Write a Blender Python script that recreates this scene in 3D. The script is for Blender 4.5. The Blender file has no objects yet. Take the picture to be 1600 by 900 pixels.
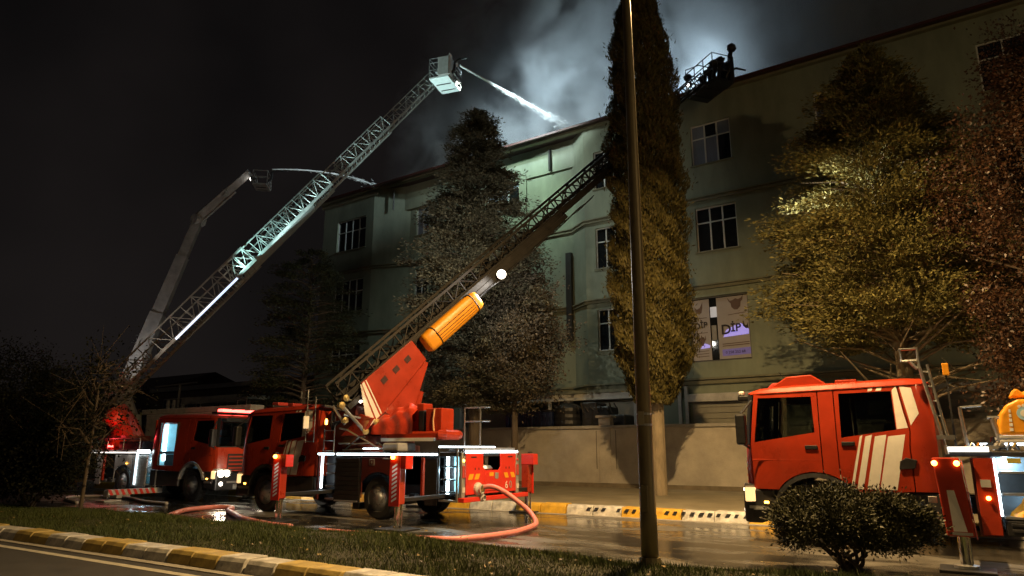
import bpy, bmesh, math, random
import numpy as np
from mathutils import Vector, Matrix
from mathutils.geometry import tessellate_polygon

random.seed(7)
rng = np.random.default_rng(11)
scene = bpy.context.scene
COL = scene.collection
R = math.radians

# ------------------------------------------------------------------ camera
cam_d = bpy.data.cameras.new('camera')
cam = bpy.data.objects.new('camera', cam_d)
COL.objects.link(cam)
cam_d.sensor_width = 36.0
cam_d.lens = 1080.0 / 1600.0 * 36.0
cam_d.clip_start = 0.05
cam_d.clip_end = 2000
FWD = Vector((-0.52128288, 0.82257575, 0.22722962))
UPV = Vector((0.12163267, -0.19193434, 0.97384121))
RGT = Vector((0.84467133, 0.53528529, 0.0))
cam.matrix_world = Matrix(((RGT.x, UPV.x, -FWD.x, 0.0), (RGT.y, UPV.y, -FWD.y, 0.0),
                           (RGT.z, UPV.z, -FWD.z, 1.7), (0, 0, 0, 1)))
scene.camera = cam

# ------------------------------------------------------------------ render / exposure
scene.view_settings.view_transform = 'Standard'
scene.view_settings.look = 'None'
scene.view_settings.exposure = 0.0
scene.view_settings.gamma = 1.0
scene.cycles.use_denoising = True
scene.cycles.max_bounces = 8
scene.cycles.volume_bounces = 1
scene.cycles.volume_step_rate = 1.2
scene.cycles.volume_max_steps = 128
scene.cycles.sample_clamp_indirect = 4.0
scene.cycles.sample_clamp_direct = 40.0

# ------------------------------------------------------------------ world: night sky, city glow on thin cloud
world = bpy.data.worlds.new('World')
scene.world = world
world.use_nodes = True
nt = world.node_tree
nt.nodes.clear()
out = nt.nodes.new('ShaderNodeOutputWorld')
add = nt.nodes.new('ShaderNodeAddShader')
bg1 = nt.nodes.new('ShaderNodeBackground')
bg2 = nt.nodes.new('ShaderNodeBackground')
sky = nt.nodes.new('ShaderNodeTexSky')
sky.sky_type = 'NISHITA'
sky.sun_disc = False
sky.sun_elevation = R(24)
sky.sun_rotation = R(200)
bg1.inputs['Strength'].default_value = 0.00012
tc = nt.nodes.new('ShaderNodeTexCoord')
nz = nt.nodes.new('ShaderNodeTexNoise')
nz.inputs['Scale'].default_value = 1.6
nz.inputs['Detail'].default_value = 4
cr = nt.nodes.new('ShaderNodeValToRGB')
cr.color_ramp.elements[0].position = 0.35
cr.color_ramp.elements[0].color = (0.0026, 0.0023, 0.0023, 1)
cr.color_ramp.elements[1].position = 0.72
cr.color_ramp.elements[1].color = (0.0125, 0.0100, 0.0094, 1)
nt.links.new(tc.outputs['Generated'], nz.inputs['Vector'])
nt.links.new(nz.outputs['Fac'], cr.inputs['Fac'])
nt.links.new(cr.outputs['Color'], bg2.inputs['Color'])
bg2.inputs['Strength'].default_value = 1.0
nt.links.new(sky.outputs['Color'], bg1.inputs['Color'])
nt.links.new(bg1.outputs[0], add.inputs[0])
nt.links.new(bg2.outputs[0], add.inputs[1])
nt.links.new(add.outputs[0], out.inputs['Surface'])

# the moon through cloud: one very weak sun lamp in the sky's direction
sun_d = bpy.data.lights.new('moon', 'SUN')
sun_d.energy = 0.004
sun_d.angle = R(0.5)
sun_d.color = (1.0, 0.95, 0.88)
sun = bpy.data.objects.new('moon', sun_d)
COL.objects.link(sun)
sun.rotation_euler = (R(90 - 24), 0, R(200 - 180))

def lamp(name, kind, loc, power, color, target=None, size=0.2, spot=60, blend=0.5, parent=None):
    d = bpy.data.lights.new(name, kind)
    d.energy = power
    d.color = color
    if kind == 'SPOT':
        d.spot_size = R(spot); d.spot_blend = blend; d.shadow_soft_size = size
    elif kind == 'POINT':
        d.shadow_soft_size = size
    elif kind == 'AREA':
        d.shape = 'DISK'; d.size = size
    o = bpy.data.objects.new(name, d)
    COL.objects.link(o)
    o.location = loc
    if target is not None:
        v = Vector(target) - Vector(loc)
        o.rotation_euler = v.to_track_quat('-Z', 'Y').to_euler()
    return o

# ------------------------------------------------------------------ materials
MATS = {}
def mat(name, col, rough=0.5, metal=0.0, var=0.15, scale=6.0, bump=0.0, bscale=40.0, spec=0.5, emis=None, estr=0.0,
        rvar=0.12, coat=0.0, dirt=0.0, stretch=(1, 1, 1)):
    if name in MATS:
        return MATS[name]
    m = bpy.data.materials.new(name)
    m.use_nodes = True
    n = m.node_tree
    b = n.nodes['Principled BSDF']
    b.inputs['Metallic'].default_value = metal
    b.inputs['Specular IOR Level'].default_value = spec
    b.inputs['Coat Weight'].default_value = coat
    b.inputs['Coat Roughness'].default_value = 0.08
    t = n.nodes.new('ShaderNodeTexCoord')
    mp = n.nodes.new('ShaderNodeMapping'); mp.inputs['Scale'].default_value = stretch
    n.links.new(t.outputs['Object'], mp.inputs['Vector'])
    x = n.nodes.new('ShaderNodeTexNoise')
    x.inputs['Scale'].default_value = scale; x.inputs['Detail'].default_value = 6
    x.inputs['Roughness'].default_value = 0.65
    n.links.new(mp.outputs[0], x.inputs['Vector'])
    r = n.nodes.new('ShaderNodeValToRGB')
    r.color_ramp.elements[0].position = 0.3; r.color_ramp.elements[1].position = 0.7
    lo = [c * (1 - var) for c in col]; hi = [min(1, c * (1 + var)) for c in col]
    if dirt:
        lo = [c * (1 - dirt) + 0.03 * dirt for c in lo]
    r.color_ramp.elements[0].color = (*lo, 1); r.color_ramp.elements[1].color = (*hi, 1)
    n.links.new(x.outputs['Fac'], r.inputs['Fac'])
    n.links.new(r.outputs['Color'], b.inputs['Base Color'])
    mr = n.nodes.new('ShaderNodeMapRange')
    mr.inputs['To Min'].default_value = max(0.02, rough - rvar); mr.inputs['To Max'].default_value = min(1, rough + rvar)
    n.links.new(x.outputs['Fac'], mr.inputs['Value'])
    n.links.new(mr.outputs[0], b.inputs['Roughness'])
    if bump:
        y = n.nodes.new('ShaderNodeTexNoise'); y.inputs['Scale'].default_value = bscale; y.inputs['Detail'].default_value = 5
        n.links.new(mp.outputs[0], y.inputs['Vector'])
        bp = n.nodes.new('ShaderNodeBump'); bp.inputs['Strength'].default_value = bump; bp.inputs['Distance'].default_value = 0.03
        n.links.new(y.outputs['Fac'], bp.inputs['Height']); n.links.new(bp.outputs[0], b.inputs['Normal'])
    if emis:
        b.inputs['Emission Color'].default_value = (*emis, 1); b.inputs['Emission Strength'].default_value = estr
    MATS[name] = m
    return m

def glass(name, tint=(0.35, 0.38, 0.38), mixv=0.12, refl=1.0):
    m = bpy.data.materials.new(name); m.use_nodes = True
    n = m.node_tree; n.nodes.clear()
    o = n.nodes.new('ShaderNodeOutputMaterial')
    tr = n.nodes.new('ShaderNodeBsdfTransparent'); tr.inputs[0].default_value = (*tint, 1)
    gl = n.nodes.new('ShaderNodeBsdfGlossy'); gl.inputs['Roughness'].default_value = 0.03; gl.inputs[0].default_value = (refl, refl, refl, 1)
    fr = n.nodes.new('ShaderNodeFresnel'); fr.inputs[0].default_value = 1.6
    mx = n.nodes.new('ShaderNodeMixShader')
    n.links.new(fr.outputs[0], mx.inputs[0]); n.links.new(tr.outputs[0], mx.inputs[1]); n.links.new(gl.outputs[0], mx.inputs[2])
    n.links.new(mx.outputs[0], o.inputs[0])
    return m

def emit(name, col, s):
    m = mat(name, (0.8, 0.8, 0.8), 0.4, emis=col, estr=s, var=0.02)
    return m

def leafmat(name, c0, c1, rough=0.5, trans=0.15, spec=0.3):
    m = bpy.data.materials.new(name); m.use_nodes = True
    n = m.node_tree; b = n.nodes['Principled BSDF']
    g = n.nodes.new('ShaderNodeNewGeometry')
    t = n.nodes.new('ShaderNodeTexCoord')
    x = n.nodes.new('ShaderNodeTexNoise'); x.inputs['Scale'].default_value = 1.1; x.inputs['Detail'].default_value = 3
    n.links.new(t.outputs['Object'], x.inputs['Vector'])
    ad = n.nodes.new('ShaderNodeMath'); ad.operation = 'MULTIPLY_ADD'; ad.inputs[1].default_value = 0.55; ad.inputs[2].default_value = -0.02
    n.links.new(g.outputs['Random Per Island'], ad.inputs[0])
    a2 = n.nodes.new('ShaderNodeMath'); a2.operation = 'ADD'
    sc = n.nodes.new('ShaderNodeMath'); sc.operation = 'MULTIPLY'; sc.inputs[1].default_value = 0.5
    n.links.new(x.outputs['Fac'], sc.inputs[0])
    n.links.new(ad.outputs[0], a2.inputs[0]); n.links.new(sc.outputs[0], a2.inputs[1])
    r = n.nodes.new('ShaderNodeValToRGB')
    r.color_ramp.elements[0].position = 0.15; r.color_ramp.elements[0].color = (*c0, 1)
    r.color_ramp.elements[1].position = 0.85; r.color_ramp.elements[1].color = (*c1, 1)
    n.links.new(a2.outputs[0], r.inputs['Fac'])
    n.links.new(r.outputs[0], b.inputs['Base Color'])
    b.inputs['Roughness'].default_value = rough
    b.inputs['Specular IOR Level'].default_value = spec
    return m

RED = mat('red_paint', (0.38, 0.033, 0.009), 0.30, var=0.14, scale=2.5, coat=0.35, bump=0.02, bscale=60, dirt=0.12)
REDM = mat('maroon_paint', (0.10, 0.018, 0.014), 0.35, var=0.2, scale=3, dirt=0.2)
REDF = mat('red_reflective', (0.65, 0.035, 0.02), 0.35, var=0.08, scale=5)
REDT = mat('red_tarpaulin', (0.55, 0.05, 0.02), 0.38, var=0.15, scale=5, bump=0.5, bscale=7)
WHITE = mat('white_marking', (0.78, 0.76, 0.70), 0.4, var=0.06, scale=9)
ORNG = mat('orange_marking', (0.80, 0.38, 0.02), 0.4, var=0.06, scale=9)
BLACK = mat('black_plastic', (0.016, 0.016, 0.017), 0.45, var=0.3, scale=8)
RUBBER = mat('tyre_rubber', (0.018, 0.017, 0.016), 0.75, var=0.35, scale=18, bump=0.3, bscale=50)
DGREY = mat('dark_grey_metal', (0.045, 0.045, 0.047), 0.4, 0.4, var=0.3, scale=5)
LOCK = mat('locker_shutter', (0.035, 0.032, 0.032), 0.35, 0.3, var=0.25, scale=4, stretch=(1, 1, 8))
STEEL = mat('galvanised_steel', (0.42, 0.43, 0.43), 0.38, 0.85, var=0.2, scale=14)
ALU = mat('aluminium', (0.55, 0.56, 0.57), 0.32, 0.8, var=0.12, scale=9)
CHROME = mat('chrome_steel', (0.75, 0.75, 0.75), 0.12, 1.0, var=0.05, scale=9, rvar=0.05)
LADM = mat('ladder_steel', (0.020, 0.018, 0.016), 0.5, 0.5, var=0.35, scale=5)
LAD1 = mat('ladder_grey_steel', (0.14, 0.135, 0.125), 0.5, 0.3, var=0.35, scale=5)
LAD_LIT = mat('ladder_lit_steel', (0.34, 0.36, 0.35), 0.45, 0.1, var=0.25, scale=4)  # paler copy of the ladder steel; light on these sections put into it
GREYP = mat('grey_paint', (0.30, 0.29, 0.27), 0.45, var=0.15, scale=3, dirt=0.2)
PALE = mat('pale_paint', (0.50, 0.49, 0.46), 0.45, var=0.12, scale=3, dirt=0.2)
YEL = mat('yellow_vinyl', (0.72, 0.30, 0.015), 0.42, var=0.12, scale=6, bump=0.25, bscale=9)
BRASS = mat('brass', (0.55, 0.42, 0.18), 0.3, 0.8, var=0.15)
SEATM = mat('seat_fabric', (0.16, 0.16, 0.165), 0.8, var=0.2, bump=0.2)
ROPE = mat('strap_webbing', (0.03, 0.022, 0.015), 0.7, var=0.2)
HOSE = mat('hose_jacket', (0.60, 0.20, 0.18), 0.42, var=0.15, scale=9, bump=0.15, bscale=60)
GLASS = glass('tinted_glass', (0.52, 0.56, 0.54))
PANE = None
LED = emit('led_white', (0.80, 0.95, 1.0), 9.0)
LINING_GLOW = mat('glowing_cyan_lining', (.22, .50, .60), .5, emis=(.30, .78, 1.0), estr=.32)  # cabin light put into the lining as cyan colour and glow
LEDB = emit('led_blue_white', (0.55, 0.70, 1.0), 1.6)
HEAD = emit('headlamp_lens', (1.0, 0.86, 0.62), 70.0)
AMB = emit('amber_lens', (1.0, 0.42, 0.05), 14.0)
REDL = emit('red_lens', (1.0, 0.06, 0.05), 10.0)
WLEDR = emit('work_lamp_reflector', (1.0, 0.88, 0.70), 5.0)
WLED = emit('work_lamp_lens', (1.0, 0.95, 0.85), 60.0)
TAIL = mat('clear_lens', (0.6, 0.55, 0.5), 0.15, var=0.1)
REDTL = mat('red_lens_unlit', (0.45, 0.06, 0.05), 0.15, var=0.1)

# ------------------------------------------------------------------ mesh builder
class MB:
    def __init__(s):
        s.v = []; s.f = []
    def add(s, vs, fs):
        o = len(s.v); s.v += [tuple(v) for v in vs]; s.f += [[i + o for i in f] for f in fs]
        return s
    def box(s, x0, x1, y0, y1, z0, z1, M=None):
        vs = [Vector(p) for p in ((x0, y0, z0), (x1, y0, z0), (x1, y1, z0), (x0, y1, z0), (x0, y0, z1), (x1, y0, z1), (x1, y1, z1), (x0, y1, z1))]
        if M is not None: vs = [M @ v for v in vs]
        return s.add(vs, [(0, 3, 2, 1), (4, 5, 6, 7), (0, 1, 5, 4), (1, 2, 6, 5), (2, 3, 7, 6), (3, 0, 4, 7)])
    def frame_box(s, o, t, b, n, t0, t1, b0, b1, n0, n1):
        M = Matrix(((t[0], b[0], n[0], o[0]), (t[1], b[1], n[1], o[1]), (t[2], b[2], n[2], o[2]), (0, 0, 0, 1)))
        return s.box(t0, t1, b0, b1, n0, n1, M)
    def bar(s, p, q, r, n=6, r2=None):
        return s.tube([p, q], [r, r if r2 is None else r2], n)
    def tube(s, pts, rad, n=8, caps=True):
        pts = [Vector(p) for p in pts]
        if not hasattr(rad, '__len__'): rad = [rad] * len(pts)
        rings = []; ref = None
        for i, p in enumerate(pts):
            d = (pts[min(i + 1, len(pts) - 1)] - pts[max(i - 1, 0)])
            if d.length < 1e-9: d = Vector((0, 0, 1))
            d.normalize()
            if ref is None:
                ref = d.orthogonal().normalized()
            else:
                ref = ref - d * ref.dot(d)
                ref = ref.normalized() if ref.length > 1e-6 else d.orthogonal().normalized()
            c = d.cross(ref)
            rings.append([p + (ref * math.cos(a) + c * math.sin(a)) * rad[i] for a in [2 * math.pi * k / n + math.pi / n for k in range(n)]])
        vs = [v for r in rings for v in r]; fs = []
        for i in range(len(rings) - 1):
            for k in range(n):
                a = i * n + k; b = i * n + (k + 1) % n
                fs.append((a, b, b + n, a + n))
        if caps:
            fs.append(tuple(range(n - 1, -1, -1))); fs.append(tuple(range((len(rings) - 1) * n, len(rings) * n)))
        return s.add(vs, fs)
    def lathe(s, prof, n=24, M=None, caps=True):
        # prof: (radius, height) around local z
        vs = []; fs = []
        for r, z in prof:
            for k in range(n):
                a = 2 * math.pi * k / n
                v = Vector((r * math.cos(a), r * math.sin(a), z))
                vs.append(M @ v if M is not None else v)
        for i in range(len(prof) - 1):
            for k in range(n):
                a = i * n + k; b = i * n + (k + 1) % n
                fs.append((a, b, b + n, a + n))
        if caps:
            fs.append(tuple(range(n - 1, -1, -1))); fs.append(tuple(range((len(prof) - 1) * n, len(prof) * n)))
        return s.add(vs, fs)
    def prism(s, poly, fn, d0, d1):
        # poly: 2d points; fn(a,b,d) -> 3d
        n = len(poly)
        vs = [fn(a, b, d0) for a, b in poly] + [fn(a, b, d1) for a, b in poly]
        fs = [tuple(range(n)), tuple(range(2 * n - 1, n - 1, -1))] + [(i, i + n, (i + 1) % n + n, (i + 1) % n) for i in range(n)]
        return s.add(vs, fs)
    def build(s, name, m, parent=None, bevel=0.0, smooth=False, seg=2, solid=0.0, loc=None):
        me = bpy.data.meshes.new(name)
        me.from_pydata(s.v, [], s.f)
        me.validate()
        bm = bmesh.new(); bm.from_mesh(me)
        bmesh.ops.recalc_face_normals(bm, faces=bm.faces)
        bm.to_mesh(me); bm.free()
        if smooth:
            me.shade_smooth()
        return mobj(name, me, m, parent, bevel, seg, solid, loc)

def mobj(name, me, m, parent=None, bevel=0.0, seg=2, solid=0.0, loc=None):
    if m is not None and not me.materials: me.materials.append(m)
    o = bpy.data.objects.new(name, me)
    COL.objects.link(o)
    if parent is not None: o.parent = parent
    if loc is not None: o.location = loc
    if solid:
        so = o.modifiers.new('solid', 'SOLIDIFY'); so.thickness = solid; so.offset = 0
        if me.polygons and me.polygons[0].use_smooth:
            es = o.modifiers.new('split', 'EDGE_SPLIT'); es.split_angle = R(40)
    if bevel:
        bv = o.modifiers.new('bevel', 'BEVEL'); bv.width = bevel; bv.segments = seg; bv.limit_method = 'ANGLE'; bv.angle_limit = R(35)
    return o

def box(name, m, parent, x0, x1, y0, y1, z0, z1, bevel=0.0):
    return MB().box(x0, x1, y0, y1, z0, z1).build(name, m, parent, bevel)

def tag(o, label=None, cat=None, group=None, kind=None):
    if label: o['label'] = label
    if cat: o['category'] = cat
    if group: o['group'] = group
    if kind: o['kind'] = kind
    return o

def thing(name, label, cat, loc=(0, 0, 0), rz=0.0, group=None):
    o = bpy.data.objects.new(name, None)
    COL.objects.link(o)
    o.location = loc; o.rotation_euler = (0, 0, rz); o.empty_display_size = 0.3
    return tag(o, label, cat, group)

def tess(loops, fn):
    # triangulated flat panel with holes
    L = [[Vector((a, b, 0)) for a, b in lp] for lp in loops]
    tris = tessellate_polygon(L)
    pts = [fn(v.x, v.y) for lp in L for v in lp]
    m = MB(); m.add(pts, [tuple(t) for t in tris])
    return m

def bent(loops, fn, step=.16):
    # flat panel with holes, cut into strips and then bent onto a curved surface
    L = [[Vector((a, b, 0)) for a, b in lp] for lp in loops]
    tris = tessellate_polygon(L)
    bm = bmesh.new()
    vs = [bm.verts.new(v) for lp in L for v in lp]
    for t in tris:
        try: bm.faces.new([vs[i] for i in t])
        except ValueError: pass
    xs = [v.co.x for v in bm.verts]; zs = [v.co.y for v in bm.verts]
    for ax, lo, hi in ((0, min(xs), max(xs)), (1, min(zs), max(zs))):
        k = math.floor(lo / step) + 1
        while k * step < hi - .004:
            co = Vector((k * step, 0, 0)) if ax == 0 else Vector((0, k * step, 0)); no = Vector((1, 0, 0)) if ax == 0 else Vector((0, 1, 0))
            bmesh.ops.bisect_plane(bm, geom=bm.verts[:] + bm.edges[:] + bm.faces[:], plane_co=co, plane_no=no, dist=1e-4)
            k += 1
    bm.verts.index_update()
    m = MB(); m.add([fn(v.co.x, v.co.y) for v in bm.verts], [[v.index for v in f.verts] for f in bm.faces])
    bm.free(); return m

def copy_part(o, parent, M=None, name=None):
    c = o.copy(); COL.objects.link(c); c.parent = parent
    if M is not None: c.matrix_local = M
    return c

def text_mesh(name, body, size, m, parent, M, extrude=0.004, align='LEFT', bold=0.0):
    cu = bpy.data.curves.new(name, 'FONT'); cu.body = body; cu.size = size; cu.extrude = extrude; cu.align_x = align
    cu.resolution_u = 3; cu.offset = bold
    t = bpy.data.objects.new(name + '_tmp', cu); COL.objects.link(t)
    dg = bpy.context.evaluated_depsgraph_get()
    me = bpy.data.meshes.new_from_object(t.evaluated_get(dg))
    bpy.data.objects.remove(t)
    me.name = name; me.materials.clear()
    me.transform(M)
    return mobj(name, me, m, parent)
# ------------------------------------------------------------------ ground, roads, kerbs
def wetroad():
    m = bpy.data.materials.new('wet_asphalt'); m.use_nodes = True
    n = m.node_tree; b = n.nodes['Principled BSDF']
    t = n.nodes.new('ShaderNodeTexCoord')
    def noise(s, d=4, st=None):
        x = n.nodes.new('ShaderNodeTexNoise'); x.inputs['Scale'].default_value = s; x.inputs['Detail'].default_value = d
        if st:
            mp = n.nodes.new('ShaderNodeMapping'); mp.inputs['Scale'].default_value = st
            n.links.new(t.outputs['Object'], mp.inputs['Vector']); n.links.new(mp.outputs[0], x.inputs['Vector'])
        else:
            n.links.new(t.outputs['Object'], x.inputs['Vector'])
        return x
    def ramp(src, p0, c0, p1, c1):
        r = n.nodes.new('ShaderNodeValToRGB'); e = r.color_ramp.elements
        e[0].position = p0; e[0].color = (*c0, 1); e[1].position = p1; e[1].color = (*c1, 1)
        n.links.new(src, r.inputs['Fac']); return r
    big = noise(0.33, 3, (0.7, 1.3, 1))
    mid = noise(2.2, 6)
    fine = noise(90, 3)
    mf = n.nodes.new('ShaderNodeMath'); mf.operation = 'MULTIPLY_ADD'; mf.inputs[1].default_value = 0.42
    md2 = noise(1.1, 7, (0.6, 1.6, 1)); n.links.new(md2.outputs['Fac'], mf.inputs[0]); mb = n.nodes.new('ShaderNodeMath'); mb.operation = 'MULTIPLY_ADD'; mb.inputs[1].default_value = 0.6; mb.inputs[2].default_value = 0.0
    n.links.new(big.outputs['Fac'], mb.inputs[0]); n.links.new(mb.outputs[0], mf.inputs[2])
    wet = ramp(mf.outputs[0], 0.42, (0, 0, 0), 0.53, (1, 1, 1))
    col = ramp(mid.outputs['Fac'], 0.3, (0.085, 0.078, 0.066), 0.7, (0.15, 0.14, 0.12))
    mx = n.nodes.new('ShaderNodeMix'); mx.data_type = 'RGBA'; mx.blend_type = 'MIX'
    n.links.new(wet.outputs[0], mx.inputs[0]); n.links.new(col.outputs[0], mx.inputs[6])
    dk = ramp(mid.outputs['Fac'], 0.3, (0.018, 0.017, 0.016), 0.7, (0.035, 0.032, 0.028))
    n.links.new(dk.outputs[0], mx.inputs[7]); n.links.new(mx.outputs[2], b.inputs['Base Color'])
    ro = ramp(wet.outputs[0], 0.0, (0.42, 0.42, 0.42), 1.0, (0.045, 0.045, 0.045))
    n.links.new(ro.outputs[0], b.inputs['Roughness'])
    bp = n.nodes.new('ShaderNodeBump'); bp.inputs['Distance'].default_value = 0.01
    st = ramp(wet.outputs[0], 0.0, (0.5, 0.5, 0.5), 1.0, (0.06, 0.06, 0.06))
    n.links.new(st.outputs[0], bp.inputs['Strength'])
    mm = n.nodes.new('ShaderNodeMath'); mm.operation = 'ADD'
    n.links.new(fine.outputs['Fac'], mm.inputs[0]); n.links.new(mid.outputs['Fac'], mm.inputs[1])
    n.links.new(mm.outputs[0], bp.inputs['Height']); n.links.new(bp.outputs[0], b.inputs['Normal'])
    return m

WET = wetroad()
DRYR = mat('dry_asphalt', (0.045, 0.043, 0.04), 0.75, var=0.3, scale=3, bump=0.3, bscale=80)
SOIL = mat('soil', (0.035, 0.032, 0.015), 0.9, var=0.4, scale=3, bump=0.4, bscale=20)
PAVE = mat('concrete_paving', (0.20, 0.175, 0.12), 0.7, var=0.3, scale=1.2, bump=0.3, bscale=14)
CONC = mat('kerb_concrete', (0.32, 0.30, 0.26), 0.7, var=0.2, scale=5, bump=0.2)
KW = mat('white_kerb_paint', (0.62, 0.60, 0.54), 0.55, var=0.16, scale=5, bump=0.2, bscale=30, dirt=0.5)
KY = mat('yellow_kerb_paint', (0.62, 0.36, 0.03), 0.55, var=0.16, scale=5, bump=0.2, bscale=30, dirt=0.2)
GRASSM = leafmat('grass_blades', (0.030, 0.045, 0.010), (0.075, 0.095, 0.022), 0.6)

def sheet(name, x0, x1, y0, y1, z, m, nx=1, ny=1, wob=0.0):
    b = MB(); vs = []
    for j in range(ny + 1):
        for i in range(nx + 1):
            vs.append((x0 + (x1 - x0) * i / nx, y0 + (y1 - y0) * j / ny, z + (random.uniform(-wob, wob) if wob else 0)))
    fs = [(j * (nx + 1) + i, j * (nx + 1) + i + 1, (j + 1) * (nx + 1) + i + 1, (j + 1) * (nx + 1) + i) for j in range(ny) for i in range(nx)]
    b.add(vs, fs)
    return tag(b.build(name, m), kind='structure')

sheet('ground', -900, 500, -400, 900, -0.03, SOIL)
sheet('road', -120, 60, 10.2, 17.36, 0.0, WET)
sheet('near_road', -120, 60, -30, 6.75, 0.0, DRYR)
tag(MB().box(-120, 60, 6.14, 6.28, 0.004, 0.006).build('edge_line', mat('worn_road_paint', (0.42, 0.39, 0.30), 0.7, var=0.3, scale=7)), kind='structure')
tag(MB().box(-120, 60, 17.62, 33, -0.02, 0.235).build('pavement', PAVE), kind='structure')

# median: gently domed soil strip with grass
NB = 160
def edge_y(x):
    return 10.62 + 0.16 * math.sin(x * 0.7 + 1) + 0.10 * math.sin(x * 1.9) - 0.55 * math.exp(-((x + 4.2) / 2.6) ** 2) - max(0.0, (-19.5 - x)) * 0.25
b = MB(); vs = []; fs = []
rows = 9
for i in range(NB + 1):
    x = -62 + 84.0 * i / NB
    e = max(edge_y(x), 7.6)
    for j in range(rows):
        f = j / (rows - 1)
        y = 7.16 + (e - 7.16) * f
        z = 0.15 + 0.05 * math.sin(f * math.pi) - 0.16 * max(0, (f - 0.8) / 0.2)
        vs.append((x, y, z))
for i in range(NB):
    for j in range(rows - 1):
        a = i * rows + j
        fs.append((a, a + rows, a + rows + 1, a + 1))
b.add(vs, fs)
tag(b.build('median_soil', SOIL), kind='structure')

def blades(name, n, xr, label, hmin=0.05, hmax=0.11):
    x = rng.uniform(xr[0], xr[1], n)
    e = np.array([max(edge_y(q), 7.6) for q in x])
    f = rng.beta(1.0, 1.0, n)
    y = 7.12 + (e + 0.02 - 7.12) * f
    z = 0.14 + 0.05 * np.sin(f * np.pi) - 0.16 * np.maximum(0, (f - 0.8) / 0.2)
    h = rng.uniform(hmin, hmax, n) * (0.7 + 0.6 * rng.random(n))
    a = rng.uniform(0, 2 * np.pi, n); w = rng.uniform(0.004, 0.008, n)
    pn = .5 + .25 * np.sin(x * 1.7 + y * 2.3) + .25 * np.sin(x * .61 - y * 3.1 + 2) + .2 * np.sin(x * 4.3 + 1) * np.sin(y * 5.1)
    h *= np.clip(.45 + .75 * pn, .25, 1.3)
    lx = rng.normal(0, 0.35, n) * h; ly = rng.normal(0, 0.35, n) * h
    v = np.empty((n, 3, 3))
    v[:, 0] = np.stack([x - np.cos(a) * w, y - np.sin(a) * w, z], 1)
    v[:, 1] = np.stack([x + np.cos(a) * w, y + np.sin(a) * w, z], 1)
    v[:, 2] = np.stack([x + lx, y + ly, z + h], 1)
    return tri_mesh(name, v.reshape(-1, 3), 3)

def tri_mesh(name, v, k):
    n = len(v) // k
    me = bpy.data.meshes.new(name)
    me.vertices.add(len(v)); me.vertices.foreach_set('co', np.ascontiguousarray(v, dtype=np.float32).ravel())
    me.loops.add(len(v)); me.loops.foreach_set('vertex_index', np.arange(len(v), dtype=np.int32))
    me.polygons.add(n); me.polygons.foreach_set('loop_start', np.arange(0, len(v), k, dtype=np.int32))
    me.update(calc_edges=True)
    return me

g = mobj('grass', blades('grass', 120000, (-24, 1.5), ''), GRASSM)
tag(g, 'short dark grass covering the median strip', 'grass', kind='stuff')
# fallen leaves on the grass
n = 260
x = rng.uniform(-20, -1, n); f = rng.random(n)
y = 7.3 + (np.array([edge_y(q) for q in x]) - 7.3) * f
v = np.empty((n, 4, 3)); a = rng.uniform(0, 6.28, n); s = rng.uniform(0.012, 0.03, n)
for k, (p, q) in enumerate(((-1, -.5), (1, -.5), (1, .5), (-1, .5))):
    v[:, k, 0] = x + s * (p * np.cos(a) - q * np.sin(a)); v[:, k, 1] = y + s * (p * np.sin(a) + q * np.cos(a)); v[:, k, 2] = 0.235 + rng.normal(0, .01, n)
g = mobj('leaf_litter', tri_mesh('leaf_litter', v.reshape(-1, 3), 4), leafmat('dry_leaf', (0.12, 0.08, 0.03), (0.32, 0.24, 0.10)))
tag(g, 'pale dry fallen leaves scattered over the median grass', 'leaves', kind='stuff')

# kerbs: a concrete gutter strip with separate painted stones
KY2 = mat('faded_yellow_kerb_paint', (0.46, 0.34, 0.10), 0.6, var=0.2, scale=5, bump=0.2, bscale=30, dirt=0.3)
def kerb_line(name, x0, x1, ln, y0, y1, zt, slope, seq, phase, ky=None):
    base = tag(MB().box(x0 - 30, x1 + 10, y0 - (0.16 if slope > 0 else 0.03), y1, -0.05, 0.012).build(name, CONC), kind='structure')
    meshes = {}
    for key in ('w', 'y'):
        for var in range(3):
            m = MB()
            g = 0.008 + 0.006 * var
            fn = lambda a, bb, d: Vector((d, a, bb))
            prof = [(0, 0.0), (slope, zt * 0.72), (slope + 0.045, zt), (y1 - y0, zt), (y1 - y0, 0.0)]
            m.prism(prof, fn, g, ln - g)
            o = m.build('kerb_stone', KW if key == 'w' else (ky or KY), base, 0.014)
            meshes[(key, var)] = o
    used = set(); i = 0; x = x0
    while x < x1:
        k = seq[(i + phase) % len(seq)]; var = random.randrange(3)
        src = meshes[(k, var)]
        if (k, var) in used:
            o = src.copy(); COL.objects.link(o)
        else:
            o = src; used.add((k, var))
        o.location = (x, y0 + random.uniform(-.012, .012), random.uniform(-.010, .006))
        o.rotation_euler = (random.uniform(-.02, .02), random.uniform(-.012, .012), random.uniform(-.01, .01))
        i += 1; x += ln
    for kk, o in meshes.items():
        if kk not in used: bpy.data.objects.remove(o)
    return base

kerb_line('near_kerb', -31.0, 1.0, 0.62, 6.66, 7.12, 0.19, 0.05, 'wwyy', 1, KY2)
FK = kerb_line('far_kerb', -42.8, 9, 0.8, 17.2, 17.62, 0.25, 0.05, 'wwyy', 2)
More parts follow.
